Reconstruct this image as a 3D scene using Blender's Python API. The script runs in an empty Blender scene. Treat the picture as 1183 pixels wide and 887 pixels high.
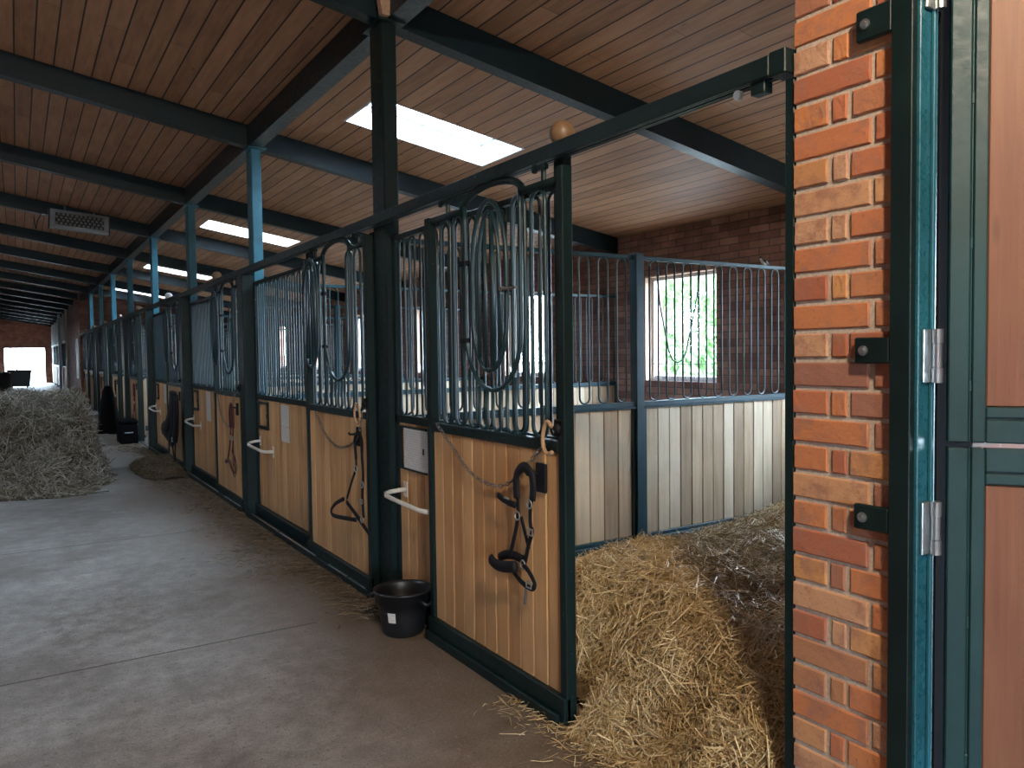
import bpy, math, random
import numpy as np
from mathutils import Vector, Matrix

random.seed(7)
rng = np.random.default_rng(7)
S = bpy.context.scene
COL = S.collection

# ------------------------------------------------------------------ camera
CAM_H = 1.5
cd = bpy.data.cameras.new('camera')
cam = bpy.data.objects.new('camera', cd)
COL.objects.link(cam)
S.camera = cam
cd.sensor_fit = 'HORIZONTAL'
cd.sensor_width = 36.0
cd.lens = 896.0 / 1183.0 * 36.0
cd.clip_start = 0.05
cd.clip_end = 400
cx, cy, F = 591.5, 443.5, 896.0
v1 = Vector((19.0 - cx, -(415.0 - cy), -F)).normalized()      # camera-space direction of the aisle
v2 = Vector((1997.0 - cx, -(390.0 - cy), -F)).normalized()    # camera-space direction across it
ex = (v2 - v1 * v1.dot(v2)).normalized()
ez = ex.cross(v1)
R = Matrix((ex, v1, ez))
cam.matrix_world = Matrix.Translation((0, 0, CAM_H)) @ R.to_4x4()

# ------------------------------------------------------------------ sky, lamps, exposure
SKY_STRENGTH = 46.0
LAMP_POWER = 165.0
EXPOSURE = 0.5
w = bpy.data.worlds.new('sky'); S.world = w; w.use_nodes = True
wn = w.node_tree.nodes; wl = w.node_tree.links
bg = wn['Background']
tc = wn.new('ShaderNodeTexCoord')
sepw = wn.new('ShaderNodeSeparateXYZ'); wl.new(tc.outputs['Generated'], sepw.inputs[0])
rampw = wn.new('ShaderNodeValToRGB')
rampw.color_ramp.elements[0].position = 0.45; rampw.color_ramp.elements[0].color = (0.16, 0.19, 0.17, 1)
rampw.color_ramp.elements[1].position = 0.55; rampw.color_ramp.elements[1].color = (0.63, 0.81, 1.0, 1)
mapw = wn.new('ShaderNodeMath'); mapw.operation = 'MULTIPLY_ADD'; mapw.inputs[1].default_value = 0.5; mapw.inputs[2].default_value = 0.5
wl.new(sepw.outputs[2], mapw.inputs[0]); wl.new(mapw.outputs[0], rampw.inputs[0])
wl.new(rampw.outputs[0], bg.inputs[0])
bg.inputs[1].default_value = SKY_STRENGTH
S.view_settings.view_transform = 'Standard'
S.view_settings.look = 'None'
S.view_settings.gamma = 1.0
S.view_settings.exposure = EXPOSURE
S.view_settings.use_curve_mapping = False
try:
    S.cycles.use_denoising = True
    S.cycles.denoiser = 'OPENIMAGEDENOISE'
    S.cycles.max_bounces = 8
    S.cycles.diffuse_bounces = 5
    S.cycles.glossy_bounces = 3
    S.cycles.transparent_max_bounces = 12
    S.cycles.sample_clamp_indirect = 6.0
    S.cycles.caustics_reflective = False
    S.cycles.caustics_refractive = False
    S.cycles.use_light_tree = True
except Exception:
    pass

def portal(loc, direction, sx, sy):
    l = bpy.data.lights.new('daylight_portal', 'AREA'); l.shape = 'RECTANGLE'; l.size = sx; l.size_y = sy
    l.cycles.is_portal = True
    o = bpy.data.objects.new('daylight_portal', l); COL.objects.link(o)
    o.location = loc
    o.rotation_euler = Vector(direction).to_track_quat('-Z', 'Y').to_euler()
    return o

# ------------------------------------------------------------------ layout
PITCH = 3.2
def CY(k): return 1.18 + PITCH * k        # centre line of partition k (k=0 is the brick pillar)
XF = 1.83                                  # face of the stall fronts
XW = 6.4                                   # outer brick wall
ZT = 2.17                                  # top of the grilles
ZM = 1.10                                  # top of the planked half
def ZC(x): return 3.66 - 0.165 * (x - 1.95)   # underside of the roof boards
ANG = math.atan(0.165)
Y0, Y1 = -6.0, 57.0
XL = -3.0

# ------------------------------------------------------------------ node helpers
def mat(name):
    m = bpy.data.materials.new(name); m.use_nodes = True
    nt = m.node_tree
    return m, nt, nt.nodes['Principled BSDF']
def nd(nt, t, **kw):
    n = nt.nodes.new(t)
    for k, v in kw.items():
        if k.startswith('i_'):
            key = k[2:]
            n.inputs[int(key) if key.isdigit() else key].default_value = v
        else: setattr(n, k, v)
    return n
def lk(nt, a, b): nt.links.new(a, b)
def mth(nt, op, a, b=None, c=None):
    n = nt.nodes.new('ShaderNodeMath'); n.operation = op
    for i, x in enumerate((a, b, c)):
        if x is None: continue
        if isinstance(x, (int, float)): n.inputs[i].default_value = x
        else: nt.links.new(x, n.inputs[i])
    return n.outputs[0]
def ramp(nt, fac, stops):
    n = nt.nodes.new('ShaderNodeValToRGB'); cr = n.color_ramp
    while len(cr.elements) < len(stops): cr.elements.new(0.5)
    for e, (p, c) in zip(cr.elements, stops):
        e.position = p; e.color = tuple(c) + (1,) if len(c) == 3 else c
    nt.links.new(fac, n.inputs[0])
    return n.outputs[0]
def mixc(nt, fac, a, b, typ='MIX'):
    n = nt.nodes.new('ShaderNodeMix'); n.data_type = 'RGBA'; n.blend_type = typ
    for i, x in ((0, fac), (6, a), (7, b)):
        if isinstance(x, (int, float)): n.inputs[i].default_value = x
        elif isinstance(x, (tuple, list)): n.inputs[i].default_value = tuple(x) + (1,) if len(x) == 3 else x
        else: nt.links.new(x, n.inputs[i])
    return n.outputs[2]
def objco(nt, scale=(1, 1, 1), geo=False):
    if geo:
        g = nt.nodes.new('ShaderNodeNewGeometry'); src = g.outputs['Position']
    else:
        g = nt.nodes.new('ShaderNodeTexCoord'); src = g.outputs['Object']
    m = nt.nodes.new('ShaderNodeMapping'); m.inputs['Scale'].default_value = scale
    nt.links.new(src, m.inputs[0]); return m.outputs[0]
def noise(nt, vec, scale, detail=4, rough=.55):
    n = nt.nodes.new('ShaderNodeTexNoise'); n.inputs['Scale'].default_value = scale
    n.inputs['Detail'].default_value = detail; n.inputs['Roughness'].default_value = rough
    nt.links.new(vec, n.inputs['Vector']); return n.outputs['Fac']
def bump(nt, h, bsdf, strength=.4, dist=.01):
    b = nt.nodes.new('ShaderNodeBump'); b.inputs['Strength'].default_value = strength; b.inputs['Distance'].default_value = dist
    nt.links.new(h, b.inputs['Height']); nt.links.new(b.outputs[0], bsdf.inputs['Normal'])
def island(nt):
    return nt.nodes.new('ShaderNodeNewGeometry').outputs['Random Per Island']

# ------------------------------------------------------------------ materials
def green_paint(name, base, chips=.66, rough=.3, spec=.5, bmp=.25):
    m, nt, b = mat(name)
    v = objco(nt, (1, 1, 1), geo=True)
    n1 = noise(nt, v, 4, 5); n2 = noise(nt, v, 38, 4, .7)
    c = ramp(nt, n1, [(.3, [x * .7 for x in base]), (.7, [x * 1.35 for x in base])])
    f = mth(nt, 'GREATER_THAN', mth(nt, 'ADD', mth(nt, 'MULTIPLY', n2, .8), mth(nt, 'MULTIPLY', n1, .2)), chips)
    c = mixc(nt, f, c, (.30, .33, .29))
    lk(nt, c, b.inputs['Base Color'])
    lk(nt, ramp(nt, n2, [(.3, (rough,) * 3), (.8, (rough + .25,) * 3)]), b.inputs['Roughness'])
    b.inputs['Specular IOR Level'].default_value = spec
    if bmp: bump(nt, n2, b, bmp, .002)
    return m
M_GREEN = green_paint('dark_green_gloss_paint', (.0035, .0125, .0125), .68, .36, .3)
M_GREEN2 = green_paint('teal_gloss_paint', (.003, .0125, .0165), .72, .34, .4)
M_COLUMN = green_paint('blue_teal_gloss_paint', (.015, .105, .145), .72, .4)
M_DOORGREEN = green_paint('door_green_paint', (.007, .036, .040), .72, .42)
M_BAR = green_paint('dark_bar_paint', (.005, .026, .033), 2, .28, .6, 0)
M_PART = green_paint('blue_green_partition_paint', (.006, .034, .048), .70, .36, .4)

def wood(name, c0, c1, c2, axis='Z', rough=.65, dirt=None, grain=.6, var=.3):
    m, nt, b = mat(name)
    sc = {'Z': (30, 30, 1.6), 'Y': (30, 1.6, 30)}[axis]
    v = objco(nt, sc, geo=True)
    g = noise(nt, v, 1.0, 6, .65)
    big = noise(nt, objco(nt, (1, 1, 1), geo=True), 2.2, 3)
    r = island(nt)
    t = mth(nt, 'ADD', mth(nt, 'MULTIPLY', g, grain), mth(nt, 'ADD', mth(nt, 'MULTIPLY', r, var), .4 - var * .5 - .15))
    t = mth(nt, 'ADD', t, mth(nt, 'MULTIPLY', mth(nt, 'SUBTRACT', big, .5), .5))
    c = ramp(nt, t, [(.15, c0), (.5, c1), (.85, c2)])
    k = nt.nodes.new('ShaderNodeTexVoronoi'); k.inputs['Scale'].default_value = 1.0
    lk(nt, objco(nt, {'Z': (9, 9, 2.2), 'Y': (9, 2.2, 9)}[axis], geo=True), k.inputs['Vector'])
    kf = ramp(nt, k.outputs['Distance'], [(.03, (1, 1, 1)), (.11, (0, 0, 0))])
    c = mixc(nt, mth(nt, 'MULTIPLY', kf, .55), c, [x * .35 for x in c0])
    if dirt:
        z = nt.nodes.new('ShaderNodeSeparateXYZ'); lk(nt, nt.nodes.new('ShaderNodeNewGeometry').outputs['Position'], z.inputs[0])
        f = mth(nt, 'SUBTRACT', mth(nt, 'MULTIPLY', big, 1.2), mth(nt, 'MULTIPLY', z.outputs[2], .9))
        f = ramp(nt, f, [(.1, (0, 0, 0)), (.6, (1, 1, 1))])
        c = mixc(nt, mth(nt, 'MULTIPLY', f, .6), c, dirt)
    lk(nt, c, b.inputs['Base Color']); b.inputs['Roughness'].default_value = rough
    bump(nt, g, b, .35, .004)
    return m
M_PINE = wood('varnished_pine_boards', (.26, .115, .042), (.47, .245, .10), (.64, .38, .175), dirt=(.20, .11, .05))
M_GREYWOOD = wood('weathered_pine_boards', (.22, .145, .09), (.44, .32, .205), (.66, .55, .40), rough=.75, var=.6, dirt=(.20, .15, .10))
M_DOORWOOD = wood('stained_red_boards', (.10, .034, .018), (.175, .066, .034), (.24, .108, .056), rough=.55, grain=.7)
M_BALLWOOD = wood('turned_wood', (.10, .05, .025), (.20, .115, .06), (.27, .17, .09), rough=.4)

def ceiling_mat():
    m, nt, b = mat('roof_boards')
    g = nt.nodes.new('ShaderNodeNewGeometry')
    s = nt.nodes.new('ShaderNodeSeparateXYZ'); lk(nt, g.outputs['Position'], s.inputs[0])
    xs = mth(nt, 'DIVIDE', mth(nt, 'SUBTRACT', s.outputs[0], .062), .1373)
    idx = mth(nt, 'FLOOR', xs); fx = mth(nt, 'SUBTRACT', xs, idx)
    wn1 = nt.nodes.new('ShaderNodeTexWhiteNoise'); wn1.noise_dimensions = '1D'; lk(nt, idx, wn1.inputs['W'])
    ys = mth(nt, 'ADD', mth(nt, 'DIVIDE', s.outputs[1], 3.2), mth(nt, 'MULTIPLY', wn1.outputs['Value'], 7.0))
    iy = mth(nt, 'FLOOR', ys); fy = mth(nt, 'SUBTRACT', ys, iy)
    wn2 = nt.nodes.new('ShaderNodeTexWhiteNoise'); wn2.noise_dimensions = '2D'
    cb = nt.nodes.new('ShaderNodeCombineXYZ'); lk(nt, idx, cb.inputs[0]); lk(nt, iy, cb.inputs[1]); lk(nt, cb.outputs[0], wn2.inputs['Vector'])
    v = objco(nt, (22, 2.2, 1), geo=True)
    gr = noise(nt, v, 1.0, 6, .65)
    t = mth(nt, 'ADD', mth(nt, 'MULTIPLY', gr, .75), mth(nt, 'MULTIPLY', wn2.outputs['Value'], .25))
    c = ramp(nt, t, [(.2, (.26, .125, .064)), (.5, (.46, .235, .125)), (.8, (.62, .345, .20))])
    k = nt.nodes.new('ShaderNodeTexVoronoi'); k.inputs['Scale'].default_value = 1.0
    lk(nt, objco(nt, (7.3, 2.0, 1), geo=True), k.inputs['Vector'])
    c = mixc(nt, mth(nt, 'MULTIPLY', ramp(nt, k.outputs['Distance'], [(.03, (1, 1, 1)), (.09, (0, 0, 0))]), .7), c, (.12, .05, .025))
    gap = mth(nt, 'LESS_THAN', mth(nt, 'MINIMUM', fx, mth(nt, 'SUBTRACT', 1.0, fx)), .042)
    gapy = mth(nt, 'LESS_THAN', fy, .0012)
    gp = mth(nt, 'MAXIMUM', gap, gapy)
    c = mixc(nt, mth(nt, 'MULTIPLY', gp, .95), c, (.018, .010, .007))
    lk(nt, c, b.inputs['Base Color']); b.inputs['Roughness'].default_value = .6
    hgt = mth(nt, 'ADD', mth(nt, 'MULTIPLY', gr, .1), mth(nt, 'MULTIPLY', gp, -1.0))
    bump(nt, hgt, b, .6, .01)
    return m
M_CEIL = ceiling_mat()

def brick_wall_mat(name, c1, c2, mortar, swap):
    m, nt, b = mat(name)
    g = nt.nodes.new('ShaderNodeNewGeometry')
    s = nt.nodes.new('ShaderNodeSeparateXYZ'); lk(nt, g.outputs['Position'], s.inputs[0])
    cb = nt.nodes.new('ShaderNodeCombineXYZ')
    lk(nt, s.outputs[1 if swap else 0], cb.inputs[0]); lk(nt, s.outputs[2], cb.inputs[1])
    br = nt.nodes.new('ShaderNodeTexBrick')
    lk(nt, cb.outputs[0], br.inputs['Vector'])
    br.inputs['Scale'].default_value = 1; br.inputs['Brick Width'].default_value = .26; br.inputs['Row Height'].default_value = .077
    br.inputs['Mortar Size'].default_value = .006; br.inputs['Mortar Smooth'].default_value = .2
    br.inputs['Color1'].default_value = tuple(c1) + (1,); br.inputs['Color2'].default_value = tuple(c2) + (1,); br.inputs['Mortar'].default_value = tuple(mortar) + (1,)
    n = noise(nt, g.outputs['Position'], 3, 5)
    n2 = noise(nt, g.outputs['Position'], 60, 3)
    c = mixc(nt, 1.0, br.outputs['Color'], ramp(nt, n, [(.3, (.6, .55, .55)), (.7, (1.25, 1.2, 1.15))]), 'MULTIPLY')
    lk(nt, c, b.inputs['Base Color']); b.inputs['Roughness'].default_value = .85
    h = mth(nt, 'ADD', mth(nt, 'MULTIPLY', br.outputs['Fac'], -1.0), mth(nt, 'MULTIPLY', n2, .3))
    bump(nt, h, b, .8, .008)
    return m
M_BRICKX = brick_wall_mat('dull_brick_wall_side', (.19, .095, .078), (.32, .185, .15), (.10, .075, .065), True)
M_BRICKY = brick_wall_mat('dull_brick_wall_end', (.26, .11, .08), (.36, .18, .13), (.27, .22, .19), False)

def pillar_brick_mat():
    m, nt, b = mat('orange_bricks')
    r = island(nt)
    p = nt.nodes.new('ShaderNodeNewGeometry').outputs['Position']
    n = noise(nt, p, 14, 6, .7); n2 = noise(nt, p, 90, 4, .7)
    c = ramp(nt, r, [(0, (.34, .105, .055)), (.2, (.43, .145, .066)), (.45, (.50, .19, .07)), (.62, (.27, .115, .08)), (.78, (.52, .245, .09)), (1, (.48, .27, .165))])
    c = mixc(nt, ramp(nt, n, [(.48, (0, 0, 0)), (.62, (.75, .75, .75))]), c, (.30, .135, .09))
    c = mixc(nt, ramp(nt, n, [(.24, (.6, .6, .6)), (.34, (0, 0, 0))]), c, (.60, .40, .26))
    c = mixc(nt, ramp(nt, n2, [(.6, (0, 0, 0)), (.72, (.8, .8, .8))]), c, (.16, .07, .05))
    lk(nt, c, b.inputs['Base Color']); b.inputs['Roughness'].default_value = .8
    bump(nt, mth(nt, 'ADD', mth(nt, 'MULTIPLY', n, .7), n2), b, .55, .004)
    return m
M_PBRICK = pillar_brick_mat()
def simple(name, col, rough=.6, metal=0, n=0.0, nscale=30):
    m, nt, b = mat(name)
    v = objco(nt, (1, 1, 1), geo=True)
    f = noise(nt, v, nscale, 4)
    c = ramp(nt, f, [(.3, [x * (1 - n) for x in col]), (.7, [min(1, x * (1 + n)) for x in col])])
    lk(nt, c, b.inputs['Base Color'])
    b.inputs['Roughness'].default_value = rough; b.inputs['Metallic'].default_value = metal
    if n > .1: bump(nt, f, b, .3, .002)
    return m
M_MORTAR = simple('grey_mortar', (.44, .36, .29), .95, 0, .2, 120)
M_STEEL = simple('zinc_plated_steel', (.42, .45, .46), .28, .9, .15)
M_CHAIN = simple('dull_chain_steel', (.22, .20, .18), .4, .8, .2)
M_BLACK = simple('black_webbing', (.008, .008, .011), .65, 0, .2, 80)
M_BLACK.node_tree.nodes['Principled BSDF'].inputs['Specular IOR Level'].default_value = .25
M_BROWNLEATHER = simple('brown_leather', (.075, .028, .018), .5, 0, .25, 60)
M_REDLEATHER = simple('dark_red_webbing', (.07, .012, .011), .6, 0, .2, 60)
M_RUBBER = simple('black_rubber', (.008, .009, .011), .40, 0, .2, 25)
M_WHITE = simple('white_enamel', (.62, .58, .52), .35, 0, .12, 20)
M_PLASTER = simple('white_paint', (.72, .74, .76), .55, 0, .06, 8)
M_ROPE = simple('tan_rope', (.42, .25, .14), .85, 0, .25, 120)
M_BLOCK = simple('planed_pine_block', (.40, .25, .17), .7, 0, .2, 40)
M_GREYPAINT = simple('pale_grey_paint', (.42, .45, .50), .5, 0, .1, 10)
M_CREAM = simple('cream_paint', (.62, .55, .38), .5, 0, .1, 10)
M_DARK = simple('dark_grey_painted_steel', (.035, .038, .042), .55, 0, .2, 12)
M_WATER = simple('matt_black', (.006, .006, .007), .95, 0, .1, 12)
M_WATER.node_tree.nodes['Principled BSDF'].inputs['Specular IOR Level'].default_value = .05
M_JAMB = green_paint('daylit_jamb_paint', (.016, .095, .13), .72, .20, .5, .08)  # bluer and brighter than the rest of the frame: daylight put into the paint
M_LAMPBODY = simple('aluminium_lamp_housing', (.40, .43, .46), .4, .4, .08, 12)
M_GREYCLAD = simple('grey_green_cladding', (.16, .19, .18), .7, 0, .2, 6)
M_BIRDBACK = simple('blue_black_feathers', (.010, .012, .022), .4, 0, .2, 60)
M_BIRDBELLY = simple('white_feathers', (.62, .60, .56), .8, 0, .1, 60)

def paper_mat():
    m, nt, b = mat('printed_paper')
    p = nt.nodes.new('ShaderNodeTexCoord').outputs['Object']
    s = nt.nodes.new('ShaderNodeSeparateXYZ'); lk(nt, p, s.inputs[0])
    row = mth(nt, 'DIVIDE', s.outputs[2], .014)
    fr = mth(nt, 'FRACT', row)
    line = mth(nt, 'LESS_THAN', fr, .28)
    nz = noise(nt, objco(nt, (1, 90, 70)), 1.0, 2)
    f = mth(nt, 'MULTIPLY', line, mth(nt, 'GREATER_THAN', nz, .5))
    c = mixc(nt, mth(nt, 'MULTIPLY', f, .55), (.62, .60, .57), (.16, .15, .17))
    lk(nt, c, b.inputs['Base Color']); b.inputs['Roughness'].default_value = .5
    return m
M_PAPER = paper_mat()

def floor_mat():
    m, nt, b = mat('worn_concrete')
    g = nt.nodes.new('ShaderNodeNewGeometry'); P = g.outputs['Position']
    s = nt.nodes.new('ShaderNodeSeparateXYZ'); lk(nt, P, s.inputs[0])
    n1 = noise(nt, P, 1.3, 6, .6); n2 = noise(nt, P, 9, 5, .65); n3 = noise(nt, P, 55, 4, .7)
    c = ramp(nt, n2, [(.3, (.165, .15, .138)), (.7, (.35, .33, .315))])
    c = mixc(nt, 1.0, c, ramp(nt, n1, [(.3, (.62, .57, .52)), (.7, (1.25, 1.25, 1.27))]), 'MULTIPLY')
    # earth and hay dust trodden along the stall fronts
    d = mth(nt, 'ADD', s.outputs[0], mth(nt, 'MULTIPLY', mth(nt, 'SUBTRACT', n1, .5), 2.4))
    f = ramp(nt, d, [(.0, (0, 0, 0)), (1.0, (1, 1, 1))])
    n = f.node; n.color_ramp.elements[0].position = .40; n.color_ramp.elements[1].position = .86
    dd = mth(nt, 'DIVIDE', d, 2.0); lk(nt, dd, n.inputs[0])
    c = mixc(nt, mth(nt, 'MULTIPLY', f, .85), c, (.115, .075, .043))
    # chaff specks
    n5 = noise(nt, objco(nt, (1, 1.6, 1), geo=True), 34, 5, .75)
    n6 = noise(nt, P, 120, 3, .6)
    sp = ramp(nt, n5, [(.36, (1, 1, 1)), (.43, (0, 0, 0))])
    c = mixc(nt, mth(nt, 'MULTIPLY', sp, .7), c, (.07, .05, .035))
    c = mixc(nt, 1.0, c, ramp(nt, n6, [(.3, (.72, .71, .70)), (.7, (1.25, 1.25, 1.25))]), 'MULTIPLY')
    lt = mth(nt, 'GREATER_THAN', n3, .62)
    c = mixc(nt, mth(nt, 'MULTIPLY', lt, .4), c, (.40, .34, .26))
    # saw-cut joints every few metres
    jf = None
    for jy in (4.24, 7.1, 10.3, 13.5, 16.7, 19.9):
        j = mth(nt, 'LESS_THAN', mth(nt, 'ABSOLUTE', mth(nt, 'SUBTRACT', mth(nt, 'ADD', s.outputs[1], mth(nt, 'MULTIPLY', n2, .012)), jy)), .008)
        jf = j if jf is None else mth(nt, 'MAXIMUM', jf, j)
    jf = mth(nt, 'MULTIPLY', jf, mth(nt, 'LESS_THAN', s.outputs[0], 1.38))
    c = mixc(nt, mth(nt, 'MULTIPLY', jf, .75), c, (.03, .028, .025))
    lk(nt, c, b.inputs['Base Color'])
    lk(nt, ramp(nt, n2, [(.3, (.5,) * 3), (.7, (.8,) * 3)]), b.inputs['Roughness'])
    bump(nt, mth(nt, 'ADD', mth(nt, 'MULTIPLY', n2, .5), mth(nt, 'ADD', mth(nt, 'MULTIPLY', n3, .5), mth(nt, 'MULTIPLY', jf, -1.0))), b, .35, .01)
    return m
M_FLOOR = floor_mat()

def straw_mat(name, cs, rough=.5):
    m, nt, b = mat(name)
    r = island(nt)
    c = ramp(nt, r, [(i / (len(cs) - 1), x) for i, x in enumerate(cs)])
    lk(nt, c, b.inputs['Base Color']); b.inputs['Roughness'].default_value = rough
    return m
M_STRAW = straw_mat('straw_stalks', [(.22, .13, .05), (.42, .29, .12), (.56, .41, .20), (.74, .60, .36), (.30, .20, .10), (.66, .51, .28)])
M_STRAWBED = simple('matted_straw', (.20, .135, .062), .9, 0, .4, 30)
M_HAY = straw_mat('hay_stalks', [(.05, .035, .022), (.13, .10, .065), (.26, .22, .16), (.46, .43, .36), (.08, .06, .04), (.34, .30, .24)])
M_HAYBED = simple('matted_hay', (.035, .025, .016), .95, 0, .4, 20)
M_LITTER = straw_mat('trodden_hay', [(.06, .04, .022), (.12, .08, .04), (.20, .14, .075), (.09, .06, .03)])
M_LEAF = straw_mat('leaves', [(.16, .30, .12), (.26, .42, .18), (.38, .52, .30)])
M_GRASS = simple('gravel_ground', (.20, .20, .185), .9, 0, .3, 2)
def glass_mat():
    m = bpy.data.materials.new('window_glass'); m.use_nodes = True; nt = m.node_tree
    nt.nodes.clear()
    o = nt.nodes.new('ShaderNodeOutputMaterial'); t = nt.nodes.new('ShaderNodeBsdfTransparent'); gl = nt.nodes.new('ShaderNodeBsdfGlossy')
    t.inputs[0].default_value = (.93, .95, .95, 1); gl.inputs['Roughness'].default_value = .02
    mx = nt.nodes.new('ShaderNodeMixShader'); mx.inputs[0].default_value = .06
    lk(nt, t.outputs[0], mx.inputs[1]); lk(nt, gl.outputs[0], mx.inputs[2]); lk(nt, mx.outputs[0], o.inputs[0])
    return m
M_GLASS = glass_mat()
def emit_mat(name, col, s):
    m, nt, b = mat(name)
    b.inputs['Emission Color'].default_value = tuple(col) + (1,); b.inputs['Emission Strength'].default_value = s
    b.inputs['Base Color'].default_value = tuple(col) + (1,)
    return m

# ------------------------------------------------------------------ mesh builder
class MB:
    def __init__(s): s.v = []; s.f = []; s.mi = []; s.m = 0
    def add(s, vs, fs):
        n = len(s.v); s.v += [tuple(map(float, p)) for p in vs]
        s.f += [tuple(i + n for i in f) for f in fs]; s.mi += [s.m] * len(fs); return s
    def box(s, x0, x1, y0, y1, z0, z1):
        return s.add([(x0, y0, z0), (x1, y0, z0), (x1, y1, z0), (x0, y1, z0), (x0, y0, z1), (x1, y0, z1), (x1, y1, z1), (x0, y1, z1)],
                     [(0, 3, 2, 1), (4, 5, 6, 7), (0, 1, 5, 4), (1, 2, 6, 5), (2, 3, 7, 6), (3, 0, 4, 7)])
    def bbox(s, x0, x1, y0, y1, z0, z1, b=.004):
        """box with chamfered edges"""
        b = min(b, (x1 - x0) * .45, (y1 - y0) * .45, (z1 - z0) * .45)
        vs = []; idx = {}
        for ix, (x, sx) in enumerate(((x0, 1), (x1, -1))):
            for iy, (y, sy) in enumerate(((y0, 1), (y1, -1))):
                for iz, (z, sz) in enumerate(((z0, 1), (z1, -1))):
                    idx[(ix, iy, iz)] = len(vs)
                    vs += [(x, y + sy * b, z + sz * b), (x + sx * b, y, z + sz * b), (x + sx * b, y + sy * b, z)]
        fs = []
        q = idx
        fs.append([q[0,0,0], q[0,0,1], q[0,1,1], q[0,1,0]]); fs.append([q[1,0,0], q[1,1,0], q[1,1,1], q[1,0,1]])
        fs.append([q[0,0,0]+1, q[1,0,0]+1, q[1,0,1]+1, q[0,0,1]+1]); fs.append([q[0,1,0]+1, q[0,1,1]+1, q[1,1,1]+1, q[1,1,0]+1])
        fs.append([q[0,0,0]+2, q[0,1,0]+2, q[1,1,0]+2, q[1,0,0]+2]); fs.append([q[0,0,1]+2, q[1,0,1]+2, q[1,1,1]+2, q[0,1,1]+2])
        for a in (0, 1):
            for c in (0, 1):
                fs.append([q[a,c,0], q[a,c,1], q[a,c,1]+1, q[a,c,0]+1])
                fs.append([q[a,0,c], q[a,1,c], q[a,1,c]+2, q[a,0,c]+2])
                fs.append([q[0,a,c]+1, q[1,a,c]+1, q[1,a,c]+2, q[0,a,c]+2])
                for e in (0, 1): fs.append([q[a,c,e], q[a,c,e]+1, q[a,c,e]+2])
        return s.add(vs, fs)
    def tube(s, pts, r, n=8, closed=False, flat=1.0, up=None):
        P = [Vector(p) for p in pts]; N = len(P)
        rs = r if isinstance(r, (list, tuple)) else [r] * N
        T = []
        for i in range(N):
            a = P[(i - 1) % N] if (closed or i > 0) else P[i]
            b = P[(i + 1) % N] if (closed or i < N - 1) else P[i]
            t = (b - a)
            T.append(t.normalized() if t.length > 1e-9 else Vector((0, 0, 1)))
        ref = Vector(up) if up else (Vector((1, 0, 0)) if abs(T[0].x) < .9 else Vector((0, 1, 0)))
        u = (ref - T[0] * ref.dot(T[0])).normalized()
        vs = []
        for i in range(N):
            if up: ref = Vector(up); uu = ref - T[i] * ref.dot(T[i]); u = uu.normalized() if uu.length > .05 else u
            else: u = (u - T[i] * u.dot(T[i])).normalized()
            w_ = T[i].cross(u)
            for k in range(n):
                a = 2 * math.pi * k / n
                vs.append(P[i] + u * math.cos(a) * rs[i] * flat + w_ * math.sin(a) * rs[i])
        fs = []
        for i in range(N if closed else N - 1):
            j = (i + 1) % N
            for k in range(n):
                l = (k + 1) % n
                fs.append((i * n + k, i * n + l, j * n + l, j * n + k))
        if not closed:
            fs.append(tuple(reversed(range(n)))); fs.append(tuple((N - 1) * n + k for k in range(n)))
        return s.add(vs, fs)
    def lathe(s, prof, c=(0, 0, 0), n=28, axis='Z'):
        vs = []
        for r, h in prof:
            for k in range(n):
                a = 2 * math.pi * k / n
                p = (r * math.cos(a), r * math.sin(a), h)
                if axis == 'X': p = (p[2], p[0], p[1])
                if axis == 'Y': p = (p[0], p[2], p[1])
                vs.append((p[0] + c[0], p[1] + c[1], p[2] + c[2]))
        fs = []
        for i in range(len(prof) - 1):
            for k in range(n):
                l = (k + 1) % n
                f = (i * n + k, i * n + l, (i + 1) * n + l, (i + 1) * n + k)
                fs.append(f if axis != 'Y' else f[::-1])
        fs.append(tuple(reversed(range(n)))); fs.append(tuple((len(prof) - 1) * n + k for k in range(n)))
        return s.add(vs, fs)
    def build(s, name, m, parent=None, smooth=False):
        me = bpy.data.meshes.new(name)
        me.from_pydata(s.v, [], s.f)
        for x in (m if isinstance(m, (list, tuple)) else [m]): me.materials.append(x)
        if any(s.mi): me.polygons.foreach_set('material_index', s.mi)
        if smooth: me.polygons.foreach_set('use_smooth', [True] * len(me.polygons))
        me.update()
        o = bpy.data.objects.new(name, me); COL.objects.link(o)
        if parent: o.parent = parent
        return o

def tag(o, label=None, cat=None, group=None, kind=None):
    if label: o['label'] = label
    if cat: o['category'] = cat
    if group: o['group'] = group
    if kind: o['kind'] = kind
    return o
def thing(name, label, cat, loc=(0, 0, 0), group=None, kind=None):
    o = bpy.data.objects.new(name, None); COL.objects.link(o); o.location = loc; o.empty_display_size = .1
    return tag(o, label, cat, group, kind)
def sub(par):
    """offset that cancels the parent's location, so parts can be modelled in world coordinates"""
    return (-par.location[0], -par.location[1], -par.location[2])
def part(name, mb, m, par, smooth=False, root=None):
    o = mb.build(name, m, par, smooth)
    r = root or par
    o.location = sub(r) if par is r and r.type == 'EMPTY' else (0, 0, 0)
    return o

# ================================================================== LARGE STRUCTURE
fl = MB().box(XL - .2, XW + .25, Y0, Y1 + .3, -.12, 0).build('floor', M_FLOOR); tag(fl, 'worn grey concrete floor of the stable aisle', 'floor', kind='structure')
gr = MB().add([(-60, -60, -.14), (80, -60, -.14), (80, 140, -.14), (-60, 140, -.14)], [(0, 1, 2, 3)]).build('ground', M_GRASS); tag(gr, 'pale gravel ground outside the stable', 'ground', kind='structure')

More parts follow.
